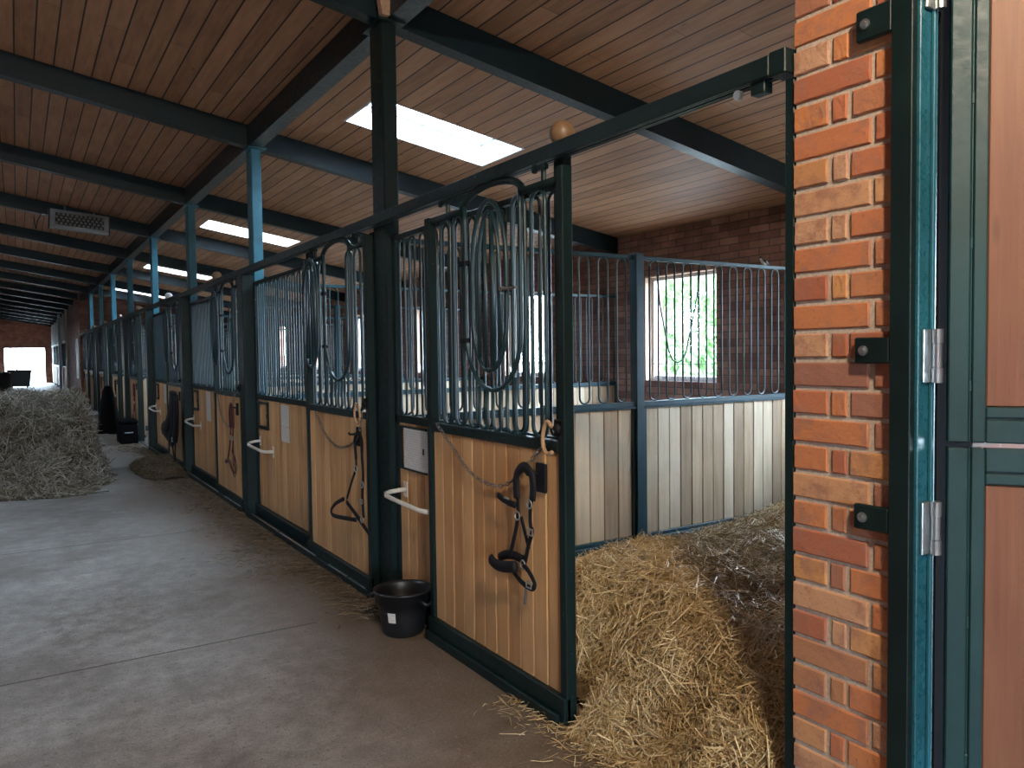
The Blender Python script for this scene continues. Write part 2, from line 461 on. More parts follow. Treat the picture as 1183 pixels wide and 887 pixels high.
# roof boards with skylight holes: strips in X, holes at the skylights
SKX0, SKX1 = 2.50, 3.92
SKY_Y = [(5.88 + 6.5 * i, 6.63 + 6.5 * i) for i in range(4)] + [(31.9, 32.65), (38.4, 39.15), (44.9, 45.65)]
LSX0, LSX1 = -2.75, -1.35                    # roof windows added over the left of the aisle, out of frame, for daylight
LSKY = [(5.88, 6.63), (12.38, 13.13), (18.88, 19.63), (31.9, 32.65), (44.9, 45.65)]
def roof():
    mb = MB()
    t = .03
    def slab(x0, x1, y0, y1):
        a, b = ZC(x0), ZC(x1)
        mb.add([(x0, y0, a), (x1, y0, b), (x1, y1, b), (x0, y1, a), (x0, y0, a + t), (x1, y0, b + t), (x1, y1, b + t), (x0, y1, a + t)],
               [(0, 3, 2, 1), (4, 5, 6, 7), (0, 1, 5, 4), (1, 2, 6, 5), (2, 3, 7, 6), (3, 0, 4, 7)])
    slab(XL - .2, LSX0, Y0, Y1 + .3); slab(LSX1, SKX0, Y0, Y1 + .3); slab(SKX1, XW + .25, Y0, Y1 + .3)
    y = Y0
    for a, b in LSKY:
        slab(LSX0, LSX1, y, a); y = b
    slab(LSX0, LSX1, y, Y1 + .3)
    y = Y0
    for a, b in SKY_Y:
        slab(SKX0, SKX1, y, a); y = b
    slab(SKX0, SKX1, y, Y1 + .3)
    return mb
ro = roof().build('ceiling', M_CEIL); tag(ro, 'sloping ceiling of brown pine boards', 'ceiling', kind='structure')

# skylights: white shaft, frame and pane
def skylight(i, y0, y1, SKX0=SKX0, SKX1=SKX1, side=''):
    t = thing('window_%d' % (i + 1), 'roof window in the board ceiling %s, %s from the camera' % (side or 'over the stalls', ['first', 'second', 'third', 'fourth', 'fifth', 'sixth', 'seventh'][i % 30]),
              'skylight', ((SKX0 + SKX1) / 2, (y0 + y1) / 2, ZC((SKX0 + SKX1) / 2)), 'roof windows over the stalls', 'structure')
    H = .24
    def pt(x, y, dz): return (x, y, ZC(x) + dz)
    mb = MB()
    th = .02
    def wallseg(xa, ya, xb, yb, nx, ny):
        vs = []
        for (x, y) in ((xa, ya), (xb, yb), (xb + nx * th, yb + ny * th), (xa + nx * th, ya + ny * th)):
            vs.append(pt(x, y, -.004)); vs.append(pt(x, y, H))
        mb.add(vs, [(0, 2, 3, 1), (2, 4, 5, 3), (4, 6, 7, 5), (6, 0, 1, 7), (0, 6, 4, 2), (1, 3, 5, 7)])
    wallseg(SKX0, y0, SKX1, y0, 0, 1); wallseg(SKX0, y1, SKX1, y1, 0, -1)
    wallseg(SKX0, y0 + th, SKX0, y1 - th, 1, 0); wallseg(SKX1, y0 + th, SKX1, y1 - th, -1, 0)
    part('shaft_lining', mb, M_PLASTER, t)
    fb = MB(); w_ = .05
    def bar(x0, x1, ya, yb):
        z0, z1 = H - .05, H
        fb.add([pt(x0, ya, z0), pt(x1, ya, z0), pt(x1, yb, z0), pt(x0, yb, z0), pt(x0, ya, z1), pt(x1, ya, z1), pt(x1, yb, z1), pt(x0, yb, z1)],
               [(0, 3, 2, 1), (4, 5, 6, 7), (0, 1, 5, 4), (1, 2, 6, 5), (2, 3, 7, 6), (3, 0, 4, 7)])
    bar(SKX0, SKX1, y0, y0 + w_); bar(SKX0, SKX1, y1 - w_, y1); bar(SKX0, SKX0 + w_, y0, y1); bar(SKX1 - w_, SKX1, y0, y1)
    part('window_frame', fb, M_PLASTER, t)
    gb = MB()
    gb.add([pt(SKX0, y0, H - .02), pt(SKX1, y0, H - .02), pt(SKX1, y1, H - .02), pt(SKX0, y1, H - .02)], [(0, 1, 2, 3)])
    part('pane', gb, M_GLASS, t)
    portal(((SKX0 + SKX1) / 2, (y0 + y1) / 2, ZC((SKX0 + SKX1) / 2) + .3), (-math.sin(ANG), 0, -math.cos(ANG)), SKX1 - SKX0, y1 - y0)
for i, (a, b) in enumerate(SKY_Y): skylight(i, a, b)
for i, (a, b) in enumerate(LSKY): skylight(30 + i, a, b, LSX0, LSX1, 'added unseen over the left of the aisle')

# outer brick wall with one window per stall
WIN = [(CY(k) + 1.52, CY(k) + 2.66) for k in range(0, 8)]
WZ0, WZ1 = 1.15, 2.40
def wall_right():
    mb = MB(); T = .3
    top = ZC(XW) + .02
    mb.box(XW, XW + T, Y0, -3.2, 0, top); mb.box(XW, XW + T, -3.2, -.1, 2.5, top)  # unseen opening added beside the camera to send daylight onto the door jamb
    y = -.1
    for a, b in WIN:
        mb.box(XW, XW + T, y, a, 0, top); mb.box(XW, XW + T, a, b, 0, WZ0); mb.box(XW, XW + T, a, b, WZ1, top); y = b
    mb.box(XW, XW + T, y, Y1 + .3, 0, top)
    return mb
tag(wall_right().build('wall_right', M_BRICKX), 'dull red brick outer wall behind the stalls', 'wall', kind='structure')
for i, (a, b) in enumerate(WIN):
    t = thing('window_%d' % (i + 8), 'bright window in the brick outer wall of the %s stall' % ['nearest', 'second', 'third', 'fourth', 'fifth', 'sixth', 'seventh', 'eighth'][i], 'window', (XW + .1, (a + b) / 2, WZ0), 'stall windows', 'structure')
    f = MB(); x0, x1 = XW + .1, XW + .16
    f.bbox(x0, x1, a, a + .06, WZ0, WZ1); f.bbox(x0, x1, b - .06, b, WZ0, WZ1); f.bbox(x0, x1, a + .06, b - .06, WZ0, WZ0 + .06); f.bbox(x0, x1, a + .06, b - .06, WZ1 - .06, WZ1)
    part('window_frame', f, M_PLASTER, t)
    part('window_lining', MB().box(XW - .003, XW + .1, b - .02, b, WZ0, WZ1).box(XW - .003, XW + .1, a, b, WZ1 - .02, WZ1), M_BLOCK, t)
    g = MB(); g.box(XW + .04, XW + .05, a, b, 1.345, 1.355)
    for j in range(8):
        yy = a + .09 + j * .135
        g.tube([(XW + .045, yy, WZ0), (XW + .045, yy, WZ0 + .13)], .007, 6)
    part('window_guard', g, M_STEEL, t)
    part('pane', MB().add([(XW + .13, a, WZ0), (XW + .13, b, WZ0), (XW + .13, b, WZ1), (XW + .13, a, WZ1)], [(0, 1, 2, 3)]), M_GLASS, t)
    portal((XW + .22, (a + b) / 2, (WZ0 + WZ1) / 2), (-1, 0, 0), b - a, WZ1 - WZ0).rotation_euler = Vector((-1, 0, 0)).to_track_quat('-Z', 'Z').to_euler()

portal((XW + .28, -1.65, 1.25), (-1, 0, 0), 2.5, 3.1)
# left wall of the aisle with a few windows, end walls with doorways
tag(MB().box(XL - .3, XL, Y0, Y1 + .3, 0, ZC(XL)).build('wall_left', M_BRICKX), 'brick wall along the left of the aisle', 'wall', kind='structure')
mb = MB()
mb.box(XL, -.62, Y1, Y1 + .3, 0, 4.6); mb.box(1.52, XW, Y1, Y1 + .3, 0, 3.75); mb.box(-.62, 1.52, Y1, Y1 + .3, 2.18, 4.2)
tag(mb.build('wall_end', M_BRICKY), 'brick end wall with the bright doorway', 'wall', kind='structure')
portal((.45, Y1 + .2, 1.1), (0, -1, 0), 2.1, 2.1)
mb = MB(); mb.box(XL, -1.9, Y0 - .3, Y0, 0, 4.6); mb.box(-.4, XW, Y0 - .3, Y0, 0, 4.1); mb.box(-1.9, -.4, Y0 - .3, Y0, 2.2, 4.4)
tag(mb.build('wall_back', M_BRICKY), 'brick wall behind the camera with a doorway', 'wall', kind='structure')
portal((-1.15, Y0 - .1, 1.1), (0, 1, 0), 1.5, 2.2)
# brick cross wall and brick pier at the far end of the near row
mb = MB(); yb = 29.98
mb.add([(1.83, yb, 0), (XW, yb, 0), (XW, yb + .25, 0), (1.83, yb + .25, 0), (1.83, yb, ZC(1.83)), (XW, yb, ZC(XW)), (XW, yb + .25, ZC(XW)), (1.83, yb + .25, ZC(1.83))],
       [(0, 3, 2, 1), (4, 5, 6, 7), (0, 1, 5, 4), (1, 2, 6, 5), (2, 3, 7, 6), (3, 0, 4, 7)])
tag(mb.build('wall_cross', M_BRICKY), 'brick cross wall rising to the roof behind the last stall', 'wall', kind='structure')
mb = MB().box(1.83, 2.1, 30.23, 37.5, 0, 3.60)
tag(mb.build('wall_pier', M_BRICKX), 'long brick pier beside the aisle beyond the stalls', 'wall', kind='structure')

# roof steel: rafters and the long beam
def slopebox(mb, x0, x1, y0, y1, h0, h1):
    a, b = ZC(x0), ZC(x1)
    return mb.add([(x0, y0, a - h0), (x1, y0, b - h0), (x1, y1, b - h0), (x0, y1, a - h0), (x0, y0, a - h1), (x1, y0, b - h1), (x1, y1, b - h1), (x0, y1, a - h1)],
                  [(0, 3, 2, 1), (4, 5, 6, 7), (0, 1, 5, 4), (1, 2, 6, 5), (2, 3, 7, 6), (3, 0, 4, 7)])
ORD = ['first', 'second', 'third', 'fourth', 'fifth', 'sixth', 'seventh', 'eighth', 'ninth', 'tenth', 'eleventh', 'twelfth', 'thirteenth', 'fourteenth', 'fifteenth', 'sixteenth', 'seventeenth', 'eighteenth']
for k in range(0, 18):
    yc = CY(k)
    if yc > Y1: break
    mb = MB()
    x1 = XW if yc < 29 or yc > 31 else 1.8
    if k == 0: x1 = 1.8
    slopebox(mb, XL, x1, yc - .055, yc + .055, .20, .001)
    tag(mb.build('roof_rafter', M_GREEN2), 'dark green steel rafter across the ceiling, %s counted from the brick pillar' % ORD[k], 'rafter', 'steel rafters', 'structure')
mb = MB()
for (a, b) in ((Y0, Y1),): mb.box(1.885, 2.01, a, b, 3.455, 3.655)
tag(mb.build('roof_beam', M_GREEN2), 'long dark green steel beam carried on the columns', 'beam', kind='structure')
for k in range(1, 17):
    yc = CY(k)
    if abs(yc - 30) < 1 or yc > Y1 - 1 or 30 < yc < 38: continue
    x0 = 1.86 if k == 1 else 1.91
    mb = MB().bbox(x0, x0 + .095, yc - .09, yc + .09, 0, 3.46, .008)
    mb.box(x0 - .03, x0 + .14, yc - .13, yc + .13, 3.445, 3.46)
    tag(mb.build('roof_column', M_GREEN if k == 1 else M_COLUMN), 'green steel roof column at the stall fronts, %s counted from the bucket' % ORD[k - 1], 'column', 'roof columns', 'structure')  # nearest column takes the darker paint, standing in for its shade
tag(MB().add([(1.84, 4.22, 3.46), (1.90, 4.22, 3.46), (1.90, 4.27, 3.46), (1.84, 4.27, 3.46), (1.80, 4.20, 3.66), (1.86, 4.20, 3.66), (1.86, 4.25, 3.66), (1.80, 4.25, 3.66)],
    [(0, 3, 2, 1), (4, 5, 6, 7), (0, 1, 5, 4), (1, 2, 6, 5), (2, 3, 7, 6), (3, 0, 4, 7)]).build('wooden_block', M_BLOCK), 'small pale wooden block wedged on top of the nearest column', 'block')

# ================================================================== NEAR BRICK PILLAR
PY0, PY1, PX0, PX1 = 1.06, 1.408, 1.83, 2.08
def pillar():
    t = thing('brick_pillar', 'orange brick pillar with grey mortar at the right', 'pillar', (1.95, 1.24, 0), kind='structure')
    part('mortar', MB().box(PX0 + .009, PX1 - .009, PY0 + .006, PY1 - .005, 0, ZC(PX0) - .02), M_MORTAR, t)
    bk = MB()
    H = .0775; n = int(3.66 / H)
    for r in range(n):
        z0 = r * H + .0045; z1 = (r + 1) * H - .0075
        if r % 2 == 0: cuts = [(PY1, 1.178), (1.165, PY0)]
        else: cuts = [(PY1, 1.300), (1.286, 1.243), (1.231, PY0)]
        for a, b in cuts:
            j = lambda s=.003: random.uniform(-s, s)
            ya, yb_ = b + j(.002), a + j(.002)
            nx = PX0 + abs(j(.003))
            # a slightly uneven brick: subdivided box face with chipped edges
            ny_, nz_ = (10, 5) if a - b > .09 else (6, 5)
            vs = []; fs = []
            za, zb = z0 + j(.0012), z1 + j(.0012)
            for iz in range(nz_ + 1):
                for iy in range(ny_ + 1):
                    yy = ya if iy == 0 else yb_ if iy == ny_ else ya + .004 + (yb_ - ya - .008) * (iy - 1) / (ny_ - 2)
                    zz = za if iz == 0 else zb if iz == nz_ else za + .004 + (zb - za - .008) * (iz - 1) / (nz_ - 2)
                    edge = iy in (0, ny_) or iz in (0, nz_)
                    xx = nx + random.uniform(0, .0010) + (.0030 if edge else 0) + .0004 * math.sin(iy * 1.7 + r) * math.sin(iz * 2.1 + r)
                    if edge and random.random() < .06: xx += .003
                    if iy == 0: yy += abs(j(.0015))
                    if iy == ny_: yy -= abs(j(.004 if a == PY1 else .0015))
                    if iz == 0: zz += abs(j(.0012))
                    if iz == nz_: zz -= abs(j(.0012))
                    vs.append((xx, yy, zz))
            W_ = ny_ + 1
            for iz in range(nz_):
                for iy in range(ny_):
                    q = iz * W_ + iy; fs.append((q, q + W_, q + W_ + 1, q + 1))
            nb = len(vs)
            c4 = [0, ny_, nz_ * W_ + ny_, nz_ * W_]
            for c in c4: vs.append((PX0 + .11 if a != PY1 and b != PY0 else PX1, vs[c][1], vs[c][2]))
            ring = list(range(0, ny_ + 1)) + [i * W_ + ny_ for i in range(1, nz_ + 1)] + [nz_ * W_ + i for i in range(ny_ - 1, -1, -1)] + [i * W_ for i in range(nz_ - 1, 0, -1)]
            sides = [ring[0:ny_ + 1], ring[ny_:ny_ + nz_ + 1], ring[ny_ + nz_:2 * ny_ + nz_ + 1], ring[2 * ny_ + nz_:] + [ring[0]]]
            for q, sd in enumerate(sides):
                fs.append(tuple(sd) + (nb + (q + 1) % 4, nb + q))
            fs.append((nb, nb + 1, nb + 2, nb + 3))
            bk.add(vs, fs)
    part('brickwork', bk, M_PBRICK, t)
    return t
pillar()
# low side of the nearest stall behind the pillar
mb = MB().box(2.09, XW, 1.10, 1.35, 0, 2.9)
tag(mb.build('wall_side', M_BRICKY), 'brick side wall of the nearest stall behind the pillar', 'wall', kind='structure')

# green jamb post of the opening, beside the pillar
tag(MB().bbox(1.838, 1.875, 1.4095, 1.441, 0, 2.255, .003).build('jamb_post', M_GREEN), 'slim dark green steel post along the left edge of the brick pillar', 'post')

# strap, hinges and the two-part stable door
def door_frame():
    t = thing('door_frame', 'dark green steel door frame bolted to the brick pillar', 'door frame', (1.88, 1.05, 0))
    part('front_flange', MB().bbox(1.806, 1.829, 1.055, 1.108, 0, 3.2, .002), M_GREEN, t)
    part('jamb', MB().bbox(1.8295, 1.906, 1.048, 1.0595, 0, 3.2, .002), M_JAMB, t)
    part('door_stop', MB().bbox(1.872, 1.884, 1.038, 1.0475, 0, 3.2, .002), M_COLUMN, t)
    part('gap_shade_strip', MB().bbox(1.907, 2.08, 1.045, 1.0595, 0, 3.2, .002), M_WATER, t)  # black strip standing in for the shaded gap between jamb and leaf
    for z0, z1 in ((2.268, 2.345), (1.462, 1.528), (1.038, 1.102)):
        p = part('fixing_plate', MB().bbox(1.808, 1.826, 1.1085, 1.205, z0, z1, .004), M_GREEN, t)
        zc = (z0 + z1) / 2
        b_ = MB().lathe([(.013, 1.812), (.013, 1.804), (.0, 1.804)], (0, 1.178, zc), 12, 'X')
        b_.v = [(x, y, z) for x, y, z in b_.v]
        b_.lathe([(.008, 1.806), (.0075, 1.796), (.0, 1.795)], (0, 1.178, zc), 6, 'X')
        bo = b_.build('bolt', M_STEEL, p)
    return t
door_frame()
HX, HY = 1.921, 1.03
dd = Vector((.565, -.825, 0)).normalized(); dn = Vector((-dd.y, dd.x, 0)) * -1     # along the leaf, and its outward (camera-side) normal
def leafbox(mb, t0, t1, n0, n1, z0, z1, b=.003):
    k = len(mb.v); mb.bbox(t0, t1, n0, n1, z0, z1, b)
    for i in range(k, len(mb.v)):
        x, y, z = mb.v[i]
        q = Vector((HX, HY, 0)) + dd * x + dn * y
        mb.v[i] = (q.x, q.y, z)
    return mb
def leaf(idx, label, z0, z1):
    t = thing('door_%d' % idx, label, 'door', (HX, HY, z0), 'two-part stable door', 'structure')
    f = MB()
    for a, b in ((0, .044), (.0495, .079)):
        leafbox(f, a, b, 0, .04, z0, z1)
    leafbox(f, .043, .051, .004, .034, z0, z1)
    leafbox(f, 1.0, 1.08, 0, .04, z0, z1)
    for za, zb in ((z0, z0 + .055), (z0 + .0595, z0 + .085), (z1 - .055, z1), (z1 - .085, z1 - .0595)):
        leafbox(f, .079, 1.0, 0, .04, za, zb)
    for za, zb in ((z0 + .05, z0 + .064), (z1 - .064, z1 - .05)): leafbox(f, .079, 1.0, .006, .03, za, zb)
    # weld beads bridging the groove
    zz = z0 + .12
    while zz < z1 - .1:
        leafbox(f, .042, .0515, -.0005, .036, zz, zz + .03); zz += .34
    part('door_frame', f, M_DOORGREEN, t)
    b_ = MB(); x = .079
    first = True
    while x < .99:
        w_ = .035 if first else .115
        x2 = min(x + w_, 1.0)
        leafbox(b_, x + .0015, x2 - .0015, .012, .03, z0 + .086, z1 - .086, .003); x = x2; first = False
    leafbox(b_, .08, .999, .02, .032, z0 + .086, z1 - .086)
    part('boards', b_, M_DOORWOOD, t)
    return t
d1 = leaf(1, 'lower half of the green framed stable door with red boards', .02, 1.258)
d2 = leaf(2, 'upper half of the green framed stable door with red boards', 1.272, 2.75)
for zc, dr in ((2.37, d2), (1.48, d2), (1.06, d1), (.3, d1)):
    h_ = MB()
    hx, hy = 1.880, 1.030
    h_.lathe([(.0135, zc - .065), (.0135, zc - .03)], (hx, hy, 0), 14)
    h_.lathe([(.0115, zc - .029), (.0115, zc + .029)], (hx, hy, 0), 14)
    h_.lathe([(.0135, zc + .03), (.0135, zc + .065)], (hx, hy, 0), 14)
    h_.bbox(1.84, 1.880, 1.0395, 1.0475, zc - .065, zc + .065, .002)
    o = part('hinge', h_, M_STEEL, dr)

# ================================================================== STALL ROW
def arc(c0, c1, r, a0, a1, n=7):
    return [(c0 + r * math.cos(a0 + (a1 - a0) * i / n), c1 + r * math.sin(a0 + (a1 - a0) * i / n)) for i in range(n + 1)]
def hairpin(w_, z0, z1, r=.0075, n=7):
    """closed long oval in the plane (u, z) centred on u = 0"""
    a = w_ / 2
    return arc(0, z1 - a, a, 0, math.pi, n) + arc(0, z0 + a, a, math.pi, 2 * math.pi, n)
_hp = {}
def loop_part(par, plane, c, fixed, w_, z0, z1, r=.0075, m=None):
    """one bent bar loop as a child of par; plane 'Y' runs along the aisle, 'X' across it"""
    key = (plane, round(w_, 3), round(z0, 3), round(z1, 3), r)
    if key not in _hp:
        mb = MB(); pts = hairpin(w_, z0, z1)
        P = [((0, u, z) if plane == 'Y' else (u, 0, z)) for u, z in pts]
        mb.tube(P, r, 8, True)
        o = mb.build('grille_bar', m or M_BAR, None, True); _hp[key] = o.data
    else:
        o = bpy.data.objects.new('grille_bar', _hp[key]); COL.objects.link(o)
    o.parent = par
    pl = par.location
    o.location = (fixed - pl[0], c - pl[1], -pl[2]) if plane == 'Y' else (c - pl[0], fixed - pl[1], -pl[2])
    return o

WORD = ['nearest', 'second', 'third', 'fourth', 'fifth', 'sixth', 'seventh', 'eighth', 'ninth']
def st(k): return WORD[k] + ' stall' if k else 'nearest stall'

def planks_y(x0, x1, ya, yb, z0, z1, w_=.112):
    mb = MB(); n = max(1, round((yb - ya) / w_)); w2 = (yb - ya) / n
    for i in range(n):
        mb.bbox(x0 + random.uniform(0, .002), x1 - .004, ya + i * w2 + .0015, ya + (i + 1) * w2 - .0015, z0, z1, .005)
    mb.box(x1 - .004, x1, ya, yb, z0, z1)
    return mb
def planks_x(y0, y1, xa, xb, z0, z1, w_=.115):
    mb = MB(); n = max(1, round((xb - xa) / w_)); w2 = (xb - xa) / n
    for i in range(n):
        mb.bbox(xa + i * w2 + .002, xa + (i + 1) * w2 - .002, y0 + random.uniform(0, .004), y1 - .003, z0, z1, .004)
    mb.box(xa, xb, y1 - .003, y1, z0, z1)
    return mb

def fixed_front(k):
    Ca, Cb = CY(k), CY(k + 1)
    ya, yb_ = Ca + 1.34, Cb - .10
    t = thing('stall_front_panel', 'fixed plank and bar front panel of the %s from the brick pillar' % st(k), 'stall panel', (1.90, ya, 0), 'fixed stall front panels')
    X0, X1 = 1.895, 1.935
    f = MB()
    f.bbox(X0, X1, ya + .07, yb_, ZM, ZM + .045); f.bbox(X0, X1, ya + .07, yb_, .05, .10)
    f.bbox(X0, X1, yb_ - .04, yb_, 0, ZT + .03); f.bbox(X0, X1, ya + .07, yb_, ZT + .002, ZT + .03)
    part('frame', f, M_GREEN, t)
    p = part('post', MB().bbox(1.863, 1.907, ya, ya + .07, 0, 2.325, .005), M_GREEN, t)
    if k != 1:
        b_ = MB().lathe([(.018, 2.325), (.02, 2.335), (.034, 2.338)] + [(.052 * math.cos(a), 2.383 + .052 * math.sin(a)) for a in [math.radians(d) for d in range(-58, 91, 12)]] + [(.001, 2.435)], (1.885, ya + .035, 0), 20)
        part('ball_finial', b_, M_BALLWOOD if k != 3 else M_PLASTER, p, True)
    if k > 0 and (k % 2 == 1): part('stop_rod', MB().tube([(1.87, ya + .04, 2.18), (1.87, ya + .04, 2.26)], .014, 8), M_BLACK, t)
    part('planks', planks_y(1.905, 1.93, ya + .076, yb_ - .041, .10, ZM - .001), M_PINE, t)
    n = int((yb_ - .05 - ya - .09) / .128)
    for i in range(n):
        loop_part(t, 'Y', ya + .14 + i * (yb_ - ya - .24) / max(1, n - 1), 1.915, .070, ZM + .045, ZT)
    # small feed hatch
    hy1, hy0 = yb_ - .06, yb_ - .42
    h_ = MB(); x0, x1 = 1.886, 1.904
    h_.bbox(x0, x1, hy0, hy0 + .028, .83, 1.085, .002); h_.bbox(x0, x1, hy1 - .028, hy1, .83, 1.085, .002)
    h_.bbox(x0, x1, hy0 + .028, hy1 - .028, .83, .858, .002); h_.bbox(x0, x1, hy0 + .028, hy1 - .028, 1.057, 1.085, .002)
    hf = part('hatch_frame', h_, M_GREEN, t)
    part('hatch_catch', MB().bbox(x0 - .006, x0 - .0005, hy0, hy0 + .02, .94, .975, .001), M_GREEN, hf)
    return t

def grille_yoke_paths(yc):
    outer = [(yc + .24, 2.12)] + [(yc + .24, z) for z in (2.0, 1.8, 1.62)] + [(yc + .24 * math.cos(a), 1.60 - .27 * math.sin(a)) for a in [math.pi * i / 14 for i in range(1, 14)]] + [(yc - .24, z) for z in (1.62, 1.8, 2.0, 2.12)]
    return outer
def hatch(par, yc, X, name='neck_hatch'):
    """the removable yoke insert: a long oval with two inner bars"""
    mb = MB()
    a, z0, z1 = .15, 1.42, 2.19
    P = [(X, yc + a * math.cos(t_), z1 - .30 + .30 * math.sin(t_)) for t_ in [math.pi * i / 12 for i in range(13)]] + \
        [(X, yc + a * math.cos(t_), z0 + .25 + .25 * math.sin(t_)) for t_ in [math.pi + math.pi * i / 12 for i in range(13)]]
    mb.tube(P, .011, 8, True)
    P = [(X, yc + .09 * math.cos(t_), z1 - .32 + .27 * math.sin(t_)) for t_ in [math.pi * i / 12 for i in range(13)]]
    P = [(X, yc + .09, z0 + .06)] + P + [(X, yc - .09, z0 + .06)]
    mb.tube(P, .009, 8)
    for d in (-.033, .033): mb.tube([(X, yc + d, z0 + .01), (X, yc + d, z1 - .05)], .009, 8)
    return part(name, mb, M_BAR, par, True)

def sliding_door(k, opened):
    Ca = CY(k)
    ya = Ca + (1.27 if opened else .09); yb_ = ya + 1.21
    X0, X1 = 1.805, 1.855
    yc = (ya + yb_) / 2 - .025
    t = thing('sliding_stall_door', 'plank and bar sliding door of the %s, slid %s' % (st(k), 'open over the fixed panel' if opened else 'shut across the opening'),
              'stall door', (1.83, yc, .02), 'sliding stall doors', 'thing')
    f = MB()
    f.bbox(X0, X1, ya, ya + .045, .02, ZT + .06); f.bbox(X0, X1, yb_ - .045, yb_, .02, ZT + .03)
    f.bbox(X0, X1, ya + .045, yb_ - .045, ZM, ZM + .045); f.bbox(X0, X1, ya + .045, yb_ - .045, .02, .06)
    part('frame', f, M_GREEN, t)
    part('kick_plate', MB().bbox(X0 - .012, X0 + .02, ya, yb_, .012, .12, .004), M_GREEN, t)
    part('planks', planks_y(X0 + .012, X1 - .008, ya + .0455, yb_ - .0455, .10, ZM - .001, .104), M_PINE, t)
    # top bar arched over the yoke
    pts = [(yb_ - .045, ZT + .015)]
    pts += [(yc + .27, ZT + .015)]
    pts += [(yc + .26 * math.cos(a), ZT + .02 + .075 * math.sin(a)) for a in [math.pi * i / 12 for i in range(1, 12)]]
    pts += [(yc - .27, ZT + .015), (ya + .045, ZT + .015)]
    part('top_bar', MB().tube([(1.83, y_, z_) for y_, z_ in pts], .017, 8), M_GREEN, t, True)
    oy = grille_yoke_paths(yc)
    part('neck_yoke', MB().tube([(1.83, y_, z_) for y_, z_ in [(yc + .24, ZT + .03)] + oy + [(yc - .24, ZT + .03)]], .011, 8), M_BAR, t, True)
    for s_, off in ((1, .325), (1, .455), (-1, .215), (-1, .365)):
        y_ = yc + s_ * off
        if y_ < yb_ - .08 and y_ > ya + .08: loop_part(t, 'Y', y_, 1.838, .10, ZM + .045, ZT + .005, .0095)
    # loops below the yoke
    for off in (-.155, -.035, .085, .18):
        zt = 1.60 - .27 * math.sqrt(max(0, 1 - (off / .24) ** 2)) + .0
        mb = MB(); a = .035
        P = [(1.83, yc + off + a, zt - .0)] + [(1.83, yc + off + u, ZM + .082 + v) for u, v in arc(0, 0, a, 0, -math.pi, 8)] + [(1.83, yc + off - a, zt + .0)]
        mb.tube(P, .0085, 8)
        part('grille_bar', mb, M_BAR, t, True)
    for z_ in (1.55, 1.92): part('hatch_hinge', MB().bbox(1.815, 1.845, yc + .225, yc + .285, z_, z_ + .025, .003), M_BLACK, t)
    if opened or k > 3:
        ht = hatch(t, yc, 1.815)
        part('hatch_latch', MB().tube([(1.80, yc - .13, 1.78), (1.80, yc - .25, 1.78)], .007, 6).lathe([(.012, 1.79), (.012, 1.81)], (0, yc - .14, 1.78), 8, 'X'), M_CHAIN, ht)
    else:
        hatch(t, yc + .43, 1.79)
    for y_ in (ya + .16, yb_ - .22):
        h_ = MB().tube([(1.83, y_, ZT + .01), (1.83, y_, 2.262)], .011, 8)
        h_.bbox(1.805, 1.835, y_ - .032, y_ + .032, 2.24, 2.262, .004)
        hg = part('hanger', h_, M_GREEN, t)
        part('roller', MB().lathe([(.006, 1.790), (.02, 1.793), (.02, 1.802), (.006, 1.8045)], (0, y_ + .015, 2.245), 12, 'X'), M_GREEN, hg)
    part('latch', MB().lathe([(.018, 1.80), (.021, 1.79), (.012, 1.778), (.001, 1.775)], (0, ya + .03, 1.20), 12, 'X').bbox(1.795, 1.805, ya + .005, ya + .06, 1.165, 1.235, .003), M_BLACK, t, True)
    part('hook_plate', MB().bbox(1.800, 1.812, ya + .13, ya + .20, .925, 1.045, .003).tube([(1.80, ya + .19, 1.0), (1.757, ya + .195, 1.0), (1.750, ya + .195, 1.012)], .008, 6), M_BLACK, t)
    return t

STALLS = range(0, 9)
OPEN = {0, 4, 5, 6, 7}
for k in STALLS:
    fixed_front(k)
    sliding_door(k, k in OPEN)
    Ca = CY(k)
    if k == 1:
        tag(MB().bbox(1.858, 1.905, Ca + .0955, Ca + .15, 0, 2.25, .003).build('door_stop', M_GREEN), 'dark green door stop behind the edge of the second stall door, beside the nearest column', 'post')
    if k > 1:
        t = MB().bbox(1.80, 1.9085, Ca - .08, Ca + .08, 0, 2.265, .004).build('latch_post', M_GREEN)
        tag(t, 'dark green front post before the column at the near side of the %s' % st(k), 'post', 'door stop posts')
    y0_ = Ca + .09 if k else Ca + 1.26
    g = MB().bbox(1.80, 1.857, y0_, CY(k + 1) - (.095 if k else .72), 0, .010, .002)
    g.bbox(1.866, 1.894, Ca + 1.42, CY(k + 1) - .1, 0, .105, .003)
    g.bbox(1.772, 1.789, (Ca + 1.3) if k in OPEN else y0_, CY(k + 1) - (.1 if k else .72), 0, .05, .003)
    go = g.build('floor_guide_rail', M_GREEN)
    tag(go, 'low green floor guide rail under the front of the %s' % st(k), 'rail', 'floor guide rails')
    if k not in OPEN:
        for a_, b_ in ((y0_ + .05, y0_ + .33), (y0_ + .36, y0_ + .72), (y0_ + 1.0, y0_ + 1.9), (y0_ + 1.95, y0_ + 2.8)):
            MB().bbox(1.773, 1.788, a_, b_, .0505, .054, .001).build('bright_guide_strip', M_STEEL, go)

